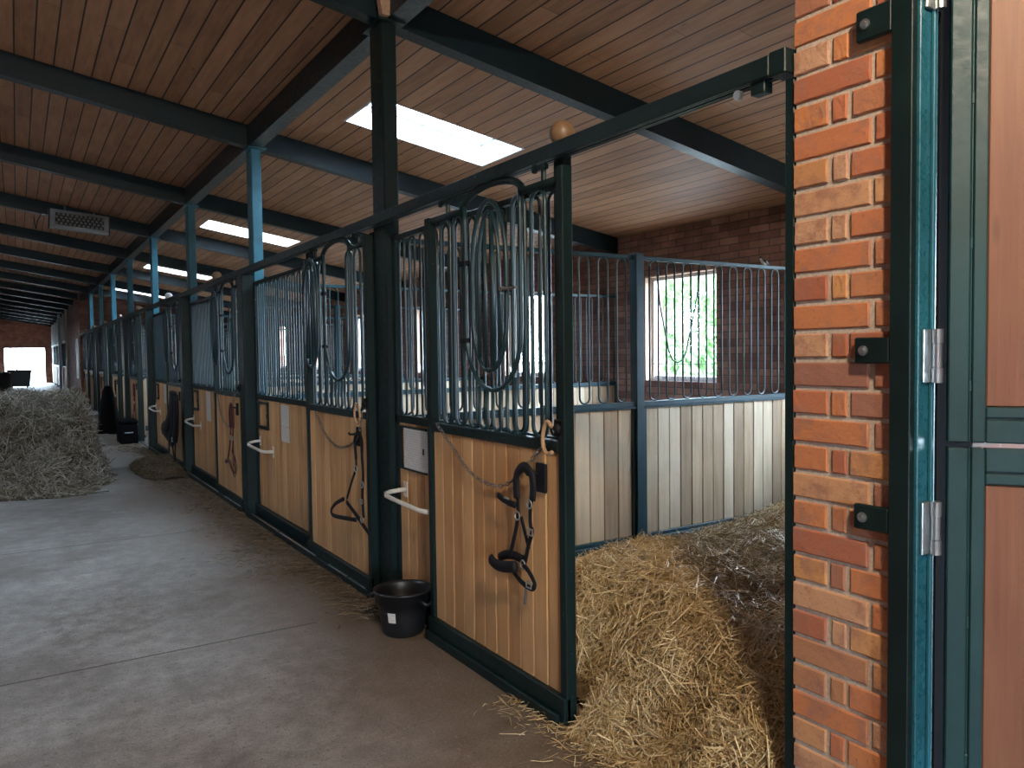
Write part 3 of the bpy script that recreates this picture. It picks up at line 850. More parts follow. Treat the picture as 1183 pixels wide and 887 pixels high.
# overhead track for all the sliding doors
mb = MB()
mb.bbox(1.80, 1.812, 1.467, 29.9, 2.268, 2.325, .002); mb.bbox(1.8125, 1.86, 1.467, 29.9, 2.312, 2.325, .002); mb.bbox(1.848, 1.86, 1.467, 29.9, 2.268, 2.3115, .002)
mb.bbox(1.812, 1.826, 1.467, 29.9, 2.268, 2.274, .001); mb.bbox(1.834, 1.848, 1.467, 29.9, 2.268, 2.274, .001)
tr = mb.build('door_track', M_GREEN); tag(tr, 'long dark green overhead track for the sliding doors', 'track')
MB().bbox(1.80, 1.86, 1.4105, 1.466, 2.262, 2.33, .003).build('end_bracket', M_GREEN, tr)
MB().bbox(1.812, 1.848, 1.49, 1.54, 2.232, 2.2675, .002).build('end_stop', M_GREEN, tr)
MB().lathe([(.014, 1.80), (.014, 1.815)], (0, 1.58, 2.245), 12, 'X').build('stop_roller', M_STEEL, tr)

# partitions across, between the stalls
def partition(k, detail=True):
    Yc = CY(k); XA, XB = 1.96 if k == 1 else 2.01, XW
    t = thing('stall_partition', 'plank and bar partition on the far side of the %s' % st(k - 1), 'partition', (3.98, Yc, 0), 'stall partitions')
    P0, P1 = 3.865, 3.945
    f = MB()
    ya, yb_ = Yc - .025, Yc + .02
    for a, b in ((XA, P0), (P1, XB)):
        f.bbox(a, b, ya, yb_, ZM - .012, ZM + .025, .003); f.bbox(a, b, ya - .012, yb_, ZM - .024, ZM - .0125, .002)
        f.bbox(a, b, ya, yb_, .09, .125, .003); f.bbox(a, b, ya - .03, ya - .001, .03, .10, .003)
        f.bbox(a, b, ya + .008, yb_ - .006, ZT + .01, ZT + .04, .003)
        f.bbox(a, a + .03, ya, yb_, .1255, ZM - .025, .002); f.bbox(b - .03, b, ya, yb_, .1255, ZM - .025, .002)
    part('frame', f, M_PART, t)
    part('post', MB().bbox(P0, P1, Yc - .04, Yc + .035, 0, ZT + .06, .006), M_PART, t)
    part('planks', planks_x(Yc - .018, Yc + .012, XA + .031, P0 - .031, .126, ZM - .025, .135), M_GREYWOOD, t)
    part('planks', planks_x(Yc - .018, Yc + .012, P1 + .031, XB - .031, .126, ZM - .025, .12), M_GREYWOOD, t)
    x = 4.075
    while x < XB - .06:
        loop_part(t, 'X', x, Yc, .088, ZM + .03, ZT + .012, .0075); x += .173
    x = 3.754
    while x > XA + .06:
        loop_part(t, 'X', x, Yc, .088, ZM + .03, ZT + .012, .0075); x -= .173
    if k == 1:
        V = [(4.075 + .0, 2.13), (4.11, 1.85), (4.20, 1.50), (4.235, 1.435), (4.29, 1.41), (4.345, 1.43), (4.385, 1.50), (4.47, 1.80), (4.52, 2.0), (4.535, 2.16)]
        part('bent_guard_bar', MB().tube([(x_, Yc - .03, z_) for x_, z_ in V], .006, 6), M_BAR, t, True)
    return t
for k in range(1, 9): partition(k)

# ---------------- far rows beyond the brick pier
for j, yy in enumerate((38.4, 41.8, 45.2, 48.6, 52.0)):
    t = thing('far_stall_front', 'stall front beyond the brick pier, %s along from the pier' % ORD[j], 'stall panel', (1.85, yy, 0), 'stall fronts beyond the pier')
    y2 = yy + 3.3
    part('planks', planks_y(1.84, 1.88, yy + .1, y2 - .1, .1, 1.1, .3), M_PINE, t)
    part('frame', MB().bbox(1.82, 1.90, yy, yy + .1, 0, 2.3).bbox(1.82, 1.90, yy + .1, y2 - .001, 2.2, 2.3).bbox(1.82, 1.9, yy + .1, y2 - .001, 1.1, 1.16), M_GREYPAINT if j < 1 else M_GREEN2, t)
    for i in range(12): loop_part(t, 'Y', yy + .25 + i * .26, 1.86, .11, 1.16, 2.2, .012)
    part('upper_cladding', MB().bbox(1.84, 1.88, yy + .1, y2, 2.3, 3.45), M_GREYCLAD, t)
tag(MB().bbox(1.70, 1.815, 42.6, 42.75, 0, 3.6).build('grey_post', M_GREYPAINT), 'tall pale grey post beyond the brick pier', 'post')
tag(MB().bbox(1.76, 1.829, 37.51, 37.65, 0, 3.6).build('cream_post', M_CREAM), 'tall cream post at the far end of the brick pier', 'post')
tf = thing('notice_board', 'narrow white framed board on the brick pier beyond the stalls', 'board', (1.82, 31.2, 1))
part('frame', MB().bbox(1.80, 1.829, 30.6, 30.68, .8, 2.2).bbox(1.80, 1.829, 31.6, 31.68, .8, 2.2).bbox(1.80, 1.829, 30.68, 31.6, 2.12, 2.2).bbox(1.80, 1.829, 30.68, 31.6, .8, .88), M_WHITE, tf)
part('panel', MB().bbox(1.815, 1.829, 30.68, 31.6, .88, 2.12), M_PAPER, tf)

# things in the far doorway
t = thing('feed_cart', 'dark boxy feed cart standing before the bright far doorway', 'cart', (.1, 48, 0))
part('box', MB().add([(-.35, 47.5, .1), (.55, 47.5, .1), (.55, 48.6, .1), (-.35, 48.6, .1), (-.45, 47.4, .95), (.65, 47.4, .95), (.65, 48.7, .95), (-.45, 48.7, .95)],
     [(0, 3, 2, 1), (0, 1, 5, 4), (1, 2, 6, 5), (2, 3, 7, 6), (3, 0, 4, 7), (4, 5, 6, 7)]), M_DARK, t)
for x_ in (-.25, .45): part('wheel', MB().lathe([(.02, x_ - .04), (.26, x_ - .04), (.28, x_), (.26, x_ + .04), (.02, x_ + .04)], (0, 48.05, .28), 20, 'X'), M_RUBBER, t)
part('handle', MB().tube([(-.2, 47.4, .8), (-.2, 47.1, 1.12), (.0, 47.05, 1.16), (.0, 47.4, .95)], .03, 8), M_DARK, t)
t = thing('barrel', 'low dark barrel left of the cart near the far doorway', 'barrel', (-.55, 44, 0))
part('body', MB().lathe([(.28, 0), (.32, .1), (.34, .4), (.32, .75), (.28, .85)], (-.55, 44, 0), 20), M_DARK, t, True)
part('lid', MB().lathe([(.29, .85), (.3, .88), (.05, .93)], (-.55, 44, 0), 20), M_RUBBER, t, True)

# ================================================================== SMALLER THINGS
# floodlight on the fourth rafter and its twin behind the camera
def floodlight(loc, label, on):
    x, y, z = loc
    t = thing('floodlight', label, 'lamp', loc, 'ceiling floodlights')
    b_ = MB().bbox(-.40, .40, -.03, .05, -.15, .15, .012)
    o = b_.build('housing', M_LAMPBODY, t)
    g_ = MB().box(-.33, .33, -.0325, -.0305, -.095, .095)
    lens_m = emit_mat('lit_lamp_lens', (1, .86, .68), 14) if on else M_DARK
    l_ = g_.build('lens', lens_m, t)
    c_ = MB()
    for r in range(4):
        for c in range(11):
            xx = -.30 + c * .06 + (.015 if r % 2 else -.01); zz = -.072 + r * .048
            c_.lathe([(.022, -.034), (.017, -.042), (.002, -.044)], (xx, 0, zz), 8, 'Y')
    if not on: c_.build('led_lens_array', M_STEEL, t)
    for s_ in (-1, 1):
        MB().bbox(s_ * .41 - .008, s_ * .41 + .008, -.025, .04, -.16, .16, .003).build('end_cap', M_DARK, t)
    MB().tube([(-.2, .03, .15), (-.2, .05, .24)], .01, 6).tube([(.2, .03, .15), (.2, .05, .20)], .01, 6).build('hanger', M_STEEL, t)
    MB().tube([(-.42, .02, .06), (-.5, .04, .08), (-.55, .05, -.05), (-.57, .06, -.18), (-.58, .3, .1)], .008, 6).build('cable', M_RUBBER, t)
    return t
fl1 = floodlight((.89, 13.72, 3.60), 'grey LED floodlight hanging under the board ceiling at the left', False)
fl1.rotation_euler = (math.radians(-12), math.radians(4), math.radians(4))
LX, LY, LZ = .45, -.75, 3.55
fl2 = floodlight((LX, LY, LZ), 'lit floodlight behind the camera', True)
fl2.rotation_euler = (math.radians(-62), 0, math.radians(172))
ll = bpy.data.lights.new('floodlight_glow', 'AREA'); ll.shape = 'RECTANGLE'; ll.size = .20; ll.size_y = .10; ll.energy = LAMP_POWER; ll.color = (1, .84, .64)
lo = bpy.data.objects.new('floodlight_glow', ll); COL.objects.link(lo)
tgt = Vector((1.9, 2.3, 0.8)); src = Vector((LX + .03, LY + .08, LZ - .10))
lo.location = src; lo.rotation_euler = (tgt - src).to_track_quat('-Z', 'Y').to_euler()

# bucket
def bucket():
    c = (1.722, 3.825)
    t = thing('rubber_bucket', 'black rubber bucket with a pale label on the floor by the nearest column', 'bucket', (c[0], c[1], 0))
    pr = [(.095, .002), (.105, 0), (.112, .01), (.128, .11), (.138, .175), (.150, .178), (.152, .228), (.158, .23), (.158, .24), (.146, .24), (.140, .22), (.128, .175), (.104, .03), (.0, .028)]
    part('body', MB().lathe(pr, (c[0], c[1], 0), 40), M_RUBBER, t, True)
    for a in (math.radians(118), math.radians(-62)):
        dx, dy = math.cos(a), math.sin(a)
        px, py = -dy, dx
        P = []
        for u in (-.05, -.045, 0, .045, .05):
            rr = .145 + (.045 if abs(u) < .048 else 0)
            P.append((c[0] + dx * rr + px * u, c[1] + dy * rr + py * u, .205 - (.02 if abs(u) < .048 else 0)))
        part('handle', MB().tube(P, .010, 8), M_RUBBER, t, True)
    a0 = math.radians(-142)
    lb = MB(); vs = []; n = 5
    for i in range(n + 1):
        a = a0 - .17 + .34 * i / n
        for z_ in (.085, .14):
            r_ = .112 + (.128 - .112) * (z_ - .01) / .1 + .0015
            vs.append((c[0] + r_ * math.cos(a), c[1] + r_ * math.sin(a), z_))
    lb.add(vs, [(2 * i, 2 * i + 2, 2 * i + 3, 2 * i + 1) for i in range(n)])
    part('label_sticker', lb, M_PAPER, t)
bucket()

# corner handles / tack bars on each front and paper notices
for k in (0, 1, 2, 3):
    Cb = CY(k + 1)
    t = thing('tack_bar', 'white bent tack bar on the front of the %s' % st(k), 'bar', (1.88, Cb - .45, .66), 'white tack bars')
    P = [(1.888, Cb - .25, .715), (1.85, Cb - .245, .712), (1.815, Cb - .20, .70), (1.80, Cb - .165, .688), (1.797, Cb - .18, .676), (1.80, Cb - .30, .668), (1.81, Cb - .60, .655), (1.83, Cb - .66, .655), (1.888 if k else 1.87, Cb - .675, .655)]
    part('rod', MB().tube(P, .0135, 8), M_WHITE, t, True)
    part('wall_plate', MB().bbox(1.886, 1.8925, Cb - .275, Cb - .225, .67, .76, .003), M_WHITE, t)
    if k: part('wall_plate', MB().bbox(1.886, 1.8925, Cb - .70, Cb - .65, .60, .70, .003), M_WHITE, t)
def paper(ya, yb_, z0, z1, label, X=1.8925, curl=.003):
    t = MB(); n = 6; vs = []
    for i in range(n + 1):
        y_ = (ya - yb_) / 2 + (yb_ - ya) * i / n
        x_ = -curl * math.sin(math.pi * i / n)
        for z_ in (z0 - (z0 + z1) / 2, z1 - (z0 + z1) / 2): vs += [(x_, y_, z_), (x_ - .0012, y_, z_)]
    fs = []
    for i in range(n):
        a = 4 * i; b = a + 4
        fs += [(a + 1, a + 3, b + 3, b + 1), (a, b, b + 2, a + 2), (a, a + 1, b + 1, b), (a + 2, b + 2, b + 3, a + 3)]
    t.add(vs, fs)
    o = t.build('paper_notice', M_PAPER); o.location = (X, (ya + yb_) / 2, (z0 + z1) / 2)
    tag(o, label, 'notice', 'paper notices'); return o
paper(3.88 - .06, 4.13, .845, 1.075, 'printed paper notice in the small hatch beside the nearest column', 1.884)
paper(6.60, 6.80, .86, 1.075, 'upper paper sheet on the second stall front, beside its hatch', 1.9025 - .008) if False else None
paper(6.45, 6.68, .90, 1.085, 'upper paper sheet on the front of the second stall', 1.9025)
paper(6.45, 6.68, .77, .895, 'lower paper sheet on the front of the second stall', 1.9025)
paper(9.55, 9.80, .74, 1.09, 'long paper strip on the front of the third stall', 1.9025)
paper(12.75, 12.95, .80, 1.09, 'narrow paper strip on the front of the fourth stall', 1.9025)

# chains
def chain(pts, X, label, link=.030):
    mb = MB(); P = [Vector((X, y_, z_)) for y_, z_ in pts]
    L = [0]
    for i in range(1, len(P)): L.append(L[-1] + (P[i] - P[i - 1]).length)
    def at(s_):
        for i in range(1, len(P)):
            if s_ <= L[i]: f_ = (s_ - L[i - 1]) / (L[i] - L[i - 1]); return P[i - 1].lerp(P[i], f_)
        return P[-1]
    s_ = 0; j = 0
    while s_ < L[-1] - link * .8:
        a = at(s_); b = at(s_ + link); c = (a + b) / 2; d = (b - a).normalized()
        side = Vector((1, 0, 0)) if j % 2 else d.cross(Vector((1, 0, 0))).normalized()
        pts_ = [c + d * (link * .62) * math.cos(t_) + side * .0085 * math.sin(t_) for t_ in [2 * math.pi * i / 10 for i in range(10)]]
        mb.tube(pts_, .0028, 5, True); s_ += link; j += 1
    o = mb.build('door_chain', M_CHAIN, None, True); return tag(o, label, 'chain', 'door chains')
def smooth(pts, n=4):
    out = []
    for i in range(len(pts) - 1):
        p0 = pts[max(0, i - 1)]; p1 = pts[i]; p2 = pts[i + 1]; p3 = pts[min(len(pts) - 1, i + 2)]
        for j in range(n):
            t_ = j / n
            out.append(tuple(.5 * ((2 * b) + (-a + c) * t_ + (2 * a - 5 * b + 4 * c - d) * t_ ** 2 + (-a + 3 * b - 3 * c + d) * t_ ** 3) for a, b, c, d in zip(p0, p1, p2, p3)))
    out.append(tuple(pts[-1])); return out
chain(smooth([(3.52, 1.145), (3.356, 1.046), (3.175, .94), (2.973, .906), (2.817, .944), (2.672, 1.049), (2.563, 1.129)]), 1.788, 'steel chain sagging across the open door of the nearest stall')
chain(smooth([(5.40, 1.10), (5.246, .97), (5.038, .897), (4.872, .895), (4.68, .947), (4.57, 1.036), (4.53, 1.14)]), 1.788, 'steel chain sagging across the shut door of the second stall')
chain(smooth([(8.62, 1.10), (8.5, .92), (8.3, .82), (8.1, .80), (7.95, .9), (7.86, 1.13)]), 1.788, 'steel chain sagging across the shut door of the third stall')
ro_ = MB().tube([(1.78, y_, z_) for y_, z_ in smooth([(2.50, 1.205), (2.53, 1.225), (2.553, 1.20), (2.565, 1.15), (2.555, 1.11), (2.53, 1.095), (2.50, 1.105)])], .0085, 8).build('rope_loop', M_ROPE, None, True)
tag(ro_, 'tan rope loop on the latch of the nearest stall door', 'rope')
ro_ = MB().tube([(1.778, y_, z_) for y_, z_ in smooth([(4.60, 1.20), (4.63, 1.15), (4.62, 1.09), (4.57, 1.07), (4.54, 1.12), (4.56, 1.19)])], .007, 8).build('rope_loop', M_ROPE, None, True)
tag(ro_, 'tan rope loop on the latch of the second stall door', 'rope')

# halters
def strap(t, pts, X, wd, m, th=.35, name='strap', bulge=0):
    q = smooth(pts); n = len(q)
    P = [(X - bulge * math.sin(math.pi * i / max(1, n - 1)), y_, z_) for i, (y_, z_) in enumerate(q)]
    return part(name, MB().tube(P, wd / 2, 8, False, th, up=(1, 0, 0)), m, t, True)
def ring(t, c, X, r=.02, m=None):
    P = [(X - .006, c[0] + r * math.cos(a), c[1] + r * math.sin(a)) for a in [2 * math.pi * i / 14 for i in range(14)]]
    return part('ring', MB().tube(P, .0035, 6, True), m or M_STEEL, t, True)
def buckle(t, c, X, w_=.04, h_=.03, tilt=0):
    mb = MB(); x0, x1 = X - .014, X - .008
    y_, z_ = c
    mb.bbox(x0, x1, y_ - w_ / 2, y_ + w_ / 2, z_ + h_ / 2 - .005, z_ + h_ / 2, .001); mb.bbox(x0, x1, y_ - w_ / 2, y_ + w_ / 2, z_ - h_ / 2, z_ - h_ / 2 + .005, .001)
    mb.bbox(x0, x1, y_ - w_ / 2, y_ - w_ / 2 + .005, z_ - h_ / 2 + .005, z_ + h_ / 2 - .005, .001); mb.bbox(x0, x1, y_ + w_ / 2 - .005, y_ + w_ / 2, z_ - h_ / 2 + .005, z_ + h_ / 2 - .005, .001)
    return part('buckle', mb, M_STEEL, t)
def halter_one():
    X = 1.755
    t = thing('horse_halter', 'black padded halter hanging on the nearest stall door', 'halter', (X, 2.66, 1.03), 'halters on the doors')
    strap(t, [(2.725, .89), (2.728, .95), (2.716, 1.00), (2.665, 1.030), (2.615, 1.01), (2.602, .96), (2.608, .90)], X, .042, M_BLACK, .45, 'crown_pad')
    strap(t, [(2.720, .90), (2.716, .857), (2.718, .811), (2.747, .723), (2.786, .625)], X, .026, M_BLACK)
    strap(t, [(2.608, .91), (2.620, .881), (2.625, .827), (2.622, .79), (2.612, .768), (2.640, .708), (2.662, .645), (2.678, .62)], X, .026, M_BLACK)
    strap(t, [(2.702, .815), (2.675, .755), (2.646, .69)], X + .006, .024, M_BLACK)
    strap(t, [(2.893, .600), (2.840, .590), (2.770, .595), (2.69, .612)], X - .03, .05, M_BLACK, .5, 'nose_pad', .01)
    strap(t, [(2.893, .600), (2.845, .622), (2.775, .634), (2.69, .630)], X + .015, .04, M_BLACK, .5, 'nose_pad')
    strap(t, [(2.77, .585), (2.69, .545), (2.615, .535), (2.588, .56), (2.63, .60), (2.672, .62)], X - .006, .026, M_BLACK)
    strap(t, [(2.862, .885), (2.80, .868), (2.722, .862)], X - .01, .03, M_BLACK, .4, 'buckle_end')
    for c in ((2.715, .818), (2.623, .881), (2.676, .619)): ring(t, c, X, .018)
    for c in ((2.790, .869), (2.612, .768), (2.625, .548)): buckle(t, c, X)
    strap(t, [(2.659, .54), (2.664, .50), (2.669, .455)], X, .014, M_CHAIN, 1, 'snap_clip')
halter_one()
def halter_two():
    X = 1.77
    t = thing('horse_halter', 'thin black strap halter hanging on the second stall door', 'halter', (X, 4.55, .98), 'halters on the doors')
    m = M_BLACK
    strap(t, [(4.60, .85), (4.61, .97), (4.56, 1.02), (4.50, .98), (4.50, .90)], X, .035, m, .4, 'crown_strap')
    strap(t, [(4.605, .93), (4.601, .86), (4.607, .789), (4.689, .69), (4.773, .576)], X, .026, m)
    strap(t, [(4.773, .576), (4.898, .528), (4.965, .474), (4.927, .445), (4.749, .457), (4.565, .475)], X - .02, .028, m, .4, 'nose_strap', .02)
    strap(t, [(4.781, .552), (4.624, .498), (4.50, .45), (4.40, .415)], X, .034, m)
    strap(t, [(4.494, .94), (4.50, .878), (4.486, .761), (4.505, .628), (4.491, .499)], X, .034, m)
    for c in ((4.592, .789), (4.495, .705), (4.507, .486)): ring(t, c, X, .02)
    buckle(t, (4.50, .60), X)
halter_two()
def halter_three(dy, X, m, label, sc=1.0, dz=0):
    t = thing('horse_halter', label, 'halter', (X, 7.55 + dy, 1.0), 'halters on the doors')
    def q(pts): return [(7.6 + dy + (y_ - 7.6) * sc, z_ + dz) for y_, z_ in pts]
    strap(t, q([(7.95, .80), (7.96, .95), (7.92, 1.02), (7.86, .95), (7.86, .80)]), X, .06, m, .5, 'crown_pad')
    strap(t, q([(7.95, .85), (7.97, .72), (8.02, .60), (8.12, .46)]), X, .035, m)
    strap(t, q([(7.86, .85), (7.86, .72), (7.88, .62), (7.92, .56)]), X, .035, m)
    strap(t, q([(8.16, .44), (8.02, .46), (7.90, .40), (7.80, .36)]), X - .01, .04, m, .5, 'nose_pad')
    strap(t, q([(7.92, .56), (7.80, .50), (7.76, .43), (7.80, .36), (7.86, .33)]), X, .032, m)
    strap(t, q([(7.91, .82), (7.91, .68), (7.91, .56), (7.90, .42)]), X + .01, .03, m)
    for c in q([(7.95, .70), (7.86, .70), (7.82, .36)]): ring(t, c, X, .022)
    return t
halter_three(0, 1.765, M_REDLEATHER, 'dark red halter hanging on the third stall door')
def bundle():
    X = 1.712
    t = thing('tack_bundle', 'thick black bundle of padded tack hanging on the fourth stall door', 'tack', (X, 10.7, 1.0))
    y0_ = CY(3) + .19
    strap(t, [(11.0, 1.03), (11.05, .90), (11.15, .76), (11.45, .58), (11.8, .50)], X, .20, M_BLACK, .35, 'neck_cover')
    strap(t, [(10.9, 1.05), (10.92, .9), (10.95, .7), (11.05, .5), (11.2, .42)], X, .26, M_BLACK, .3, 'neck_cover')
    strap(t, [(10.75, 1.0), (10.74, .8), (10.8, .6), (10.9, .42)], X, .16, M_BLACK, .4, 'strap')
    strap(t, [(11.85, .50), (11.6, .44), (11.3, .40), (10.95, .38)], X - .01, .09, M_BLACK, .4, 'strap')
    strap(t, [(11.1, .40), (11.05, .25), (10.95, .14), (10.9, .28), (10.88, .40)], X, .035, M_BLACK, .5, 'hanging_rope')
    for c in ((11.0, .7), (10.95, .42)): ring(t, c, X - .02, .03)
bundle()
halter_three(CY(4) - CY(2) + 1.10, 1.765, M_REDLEATHER, 'red halter hanging on the open door of the fifth stall')
halter_three(CY(5) - CY(2) + 1.05, 1.765, M_BLACK, 'dark halter hanging on the open door of the sixth stall', .9)
halter_three(CY(6) - CY(2) + 1.05, 1.765, M_REDLEATHER, 'dark red halter hanging on the open door of the seventh stall', .9)

# black trunk and draped rug by the far stalls
def trunk():
    t = thing('storage_chest', 'low black storage chest on the floor before the fifth stall', 'chest', (1.62, 15.2, 0))
    part('body', MB().bbox(1.47, 1.765, 14.95, 15.5, 0, .34, .02), M_WATER, t)
    part('lid', MB().bbox(1.455, 1.77, 14.93, 15.52, .342, .42, .03), M_WATER, t)
    part('handle', MB().tube([(1.55, 14.948, .2), (1.55, 14.92, .2), (1.67, 14.92, .2), (1.67, 14.948, .2)], .01, 6), M_STEEL, t)
trunk()
def rug():
    t = thing('draped_rug', 'black horse rug draped over a stand before the sixth stall', 'rug', (1.5, 17.4, 0))
    mb = MB(); n = 18; m_ = 10; vs = []
    for j in range(m_ + 1):
        z_ = .95 * (1 - j / m_) ; g_ = j / m_
        for i in range(n):
            a = 2 * math.pi * i / n
            r_ = (.07 + .17 * g_ ** .7) * (1 + .16 * math.sin(5 * a + 2 * g_) * g_)
            vs.append((1.52 + r_ * math.cos(a) * .9, 17.4 + r_ * math.sin(a) * 1.7, max(.012, z_ - .0)))
    fs = [(j * n + i, j * n + (i + 1) % n, (j + 1) * n + (i + 1) % n, (j + 1) * n + i) for j in range(m_) for i in range(n)]
    fs.append(tuple(range(n))); mb.add(vs, fs)
    part('cloth', mb, M_WATER, t, True)
    part('stand', MB().tube([(1.52, 17.4, 0.0), (1.52, 17.4, .94)], .03, 8).bbox(1.35, 1.69, 17.2, 17.6, 0, .011), M_DARK, t)
rug()

# barn swallow on the partition rail
def swallow():
    base = Vector((5.30, CY(1), ZT + .042))
    t = thing('swallow', 'small dark-backed white-bellied swallow perched on the partition rail', 'bird', tuple(base))
    ax = Vector((-.88, 0, .47)).normalized(); up = Vector((.47, 0, .88)).normalized(); sd = Vector((0, 1, 0))
    c0 = Vector((.025, 0, .022))
    st_ = [(-.052, .004, .0), (-.040, .011, .0), (-.02, .018, -.001), (.0, .021, -.002), (.02, .019, 0), (.034, .0145, .003), (.043, .0135, .006), (.052, .015, .010), (.061, .0125, .013), (.067, .006, .013), (.072, .0022, .012), (.078, .0008, .011)]
    n = 14; vs = []; mi = []
    for s_, r_, o_ in st_:
        for k in range(n):
            a = 2 * math.pi * k / n
            vs.append(c0 + ax * s_ + up * (o_ + r_ * math.sin(a)) + sd * (r_ * .9 * math.cos(a)))
    mb = MB()
    for i in range(len(st_) - 1):
        for k in range(n):
            a = 2 * math.pi * (k + .5) / n
            mb.m = 0 if (math.sin(a) > -.25 or i >= 7) else 1
            if i == 7 and math.sin(a) < -.4: mb.m = 1
            f_ = (i * n + k, i * n + (k + 1) % n, (i + 1) * n + (k + 1) % n, (i + 1) * n + k)
            mb.f.append(f_); mb.mi.append(mb.m)
    mb.v = [tuple(v) for v in vs]
    mb.f.append(tuple(reversed(range(n)))); mb.mi.append(0); mb.f.append(tuple((len(st_) - 1) * n + k for k in range(n))); mb.mi.append(0)
    mb.build('body', [M_BIRDBACK, M_BIRDBELLY], t, True)
    for s_ in (-1, 1):
        P = [c0 + ax * .03 + sd * s_ * .017 + up * .006, c0 + ax * .0 + sd * s_ * .021 + up * .006, c0 - ax * .035 + sd * s_ * .015 + up * .008, c0 - ax * .075 + sd * s_ * .006 + up * .010]
        MB().tube([tuple(p) for p in P], [.007, .012, .008, .001], 8, False, .4, up=tuple(sd)).build('wing', M_BIRDBACK, t, True)
        P = [c0 - ax * .045, c0 - ax * .07 + sd * s_ * .004, c0 - ax * .105 + sd * s_ * .012]
        MB().tube([tuple(p) for p in P], [.005, .004, .0008], 6, False, .35, up=tuple(up)).build('tail_streamer', M_BIRDBACK, t, True)
        P = [c0 - ax * .0 - up * .018 + sd * s_ * .007, Vector((.018, s_ * .007, .002)), Vector((.006, s_ * .007, .0015))]
        MB().tube([tuple(p) for p in P], .0012, 5).build('foot', M_BIRDBACK, t)
swallow()

# ================================================================== STRAW AND HAY
def vnoise(x, y, s=1.0, seed=0):
    x = np.asarray(x) * s + seed * 17.3; y = np.asarray(y) * s + seed * 5.1
    return (np.sin(x * 1.7 + 1.3 * np.sin(y * 1.1)) + np.sin(y * 2.3 + 1.7 * np.sin(x * .9 + 2)) + .5 * np.sin(3.9 * x + 2.1 * y) + .5 * np.sin(4.7 * y - 3.1 * x)) / 3.0
def sstep(a, b, x):
    t_ = np.clip((x - a) / (b - a), 0, 1); return t_ * t_ * (3 - 2 * t_)
def heap_mesh(fn, x0, x1, y0, y1, nx, ny):
    X = np.linspace(x0, x1, nx); Y = np.linspace(y0, y1, ny); XX, YY = np.meshgrid(X, Y)
    Z = fn(XX, YY)
    vs = np.stack([XX.ravel(), YY.ravel(), Z.ravel()], 1)
    mb = MB(); mb.v = [tuple(v) for v in vs.tolist()]
    for j in range(ny - 1):
        for i in range(nx - 1):
            q = j * nx + i; ids = (q, q + 1, q + nx + 1, q + nx)
            if max(vs[k][2] for k in ids) > -.005: mb.f.append(ids); mb.mi.append(0)
    return mb
def strands(base, nrm, length, width, lift, curl=.25, seed=1):
    """a cloud of bent flat stalks: base (N,3) points, nrm (N,3) surface normals"""
    g = np.random.default_rng(seed); N = len(base)
    r = g.normal(size=(N, 3)); t = r - nrm * (r * nrm).sum(1)[:, None]
    t /= np.linalg.norm(t, axis=1)[:, None] + 1e-9
    L = length[0] + (length[1] - length[0]) * g.random(N) ** 1.8
    up = g.normal(0, lift, N)
    d = t + nrm * up[:, None]; d /= np.linalg.norm(d, axis=1)[:, None]
    s_ = np.cross(d, g.normal(size=(N, 3))); s_ /= np.linalg.norm(s_, axis=1)[:, None] + 1e-9
    b2 = np.cross(d, s_) * (g.normal(0, curl, N) * L)[:, None]
    W = (width[0] + (width[1] - width[0]) * g.random(N))[:, None] / 2
    off = nrm * (g.random(N) * .012)[:, None]
    p0 = base + off - d * (L / 2)[:, None]; p1 = base + off + b2 * .5; p2 = base + off + d * (L / 2)[:, None]
    V = np.stack([p0 - s_ * W, p0 + s_ * W, p1 - s_ * W, p1 + s_ * W, p2 - s_ * W * .6, p2 + s_ * W * .6], 1)
    V[..., 2] = np.maximum(V[..., 2], .003)
    k = np.arange(N)[:, None] * 6
    Fq = np.concatenate([k + np.array([[0, 1, 3, 2]]), k + np.array([[2, 3, 5, 4]])], 1).reshape(-1, 4)
    return V.reshape(-1, 3), Fq
def mesh_np(name, V, Fq, mats, mi=None):
    me = bpy.data.meshes.new(name)
    me.vertices.add(len(V)); me.vertices.foreach_set('co', V.astype(np.float32).ravel())
    me.loops.add(Fq.size); me.loops.foreach_set('vertex_index', Fq.astype(np.int32).ravel())
    me.polygons.add(len(Fq)); me.polygons.foreach_set('loop_start', np.arange(0, Fq.size, 4, dtype=np.int32))
    me.polygons.foreach_set('loop_total', np.full(len(Fq), 4, dtype=np.int32))
    for m in mats: me.materials.append(m)
    if mi is not None: me.polygons.foreach_set('material_index', mi.astype(np.int32))
    me.update(calc_edges=True); me.validate()
    return me
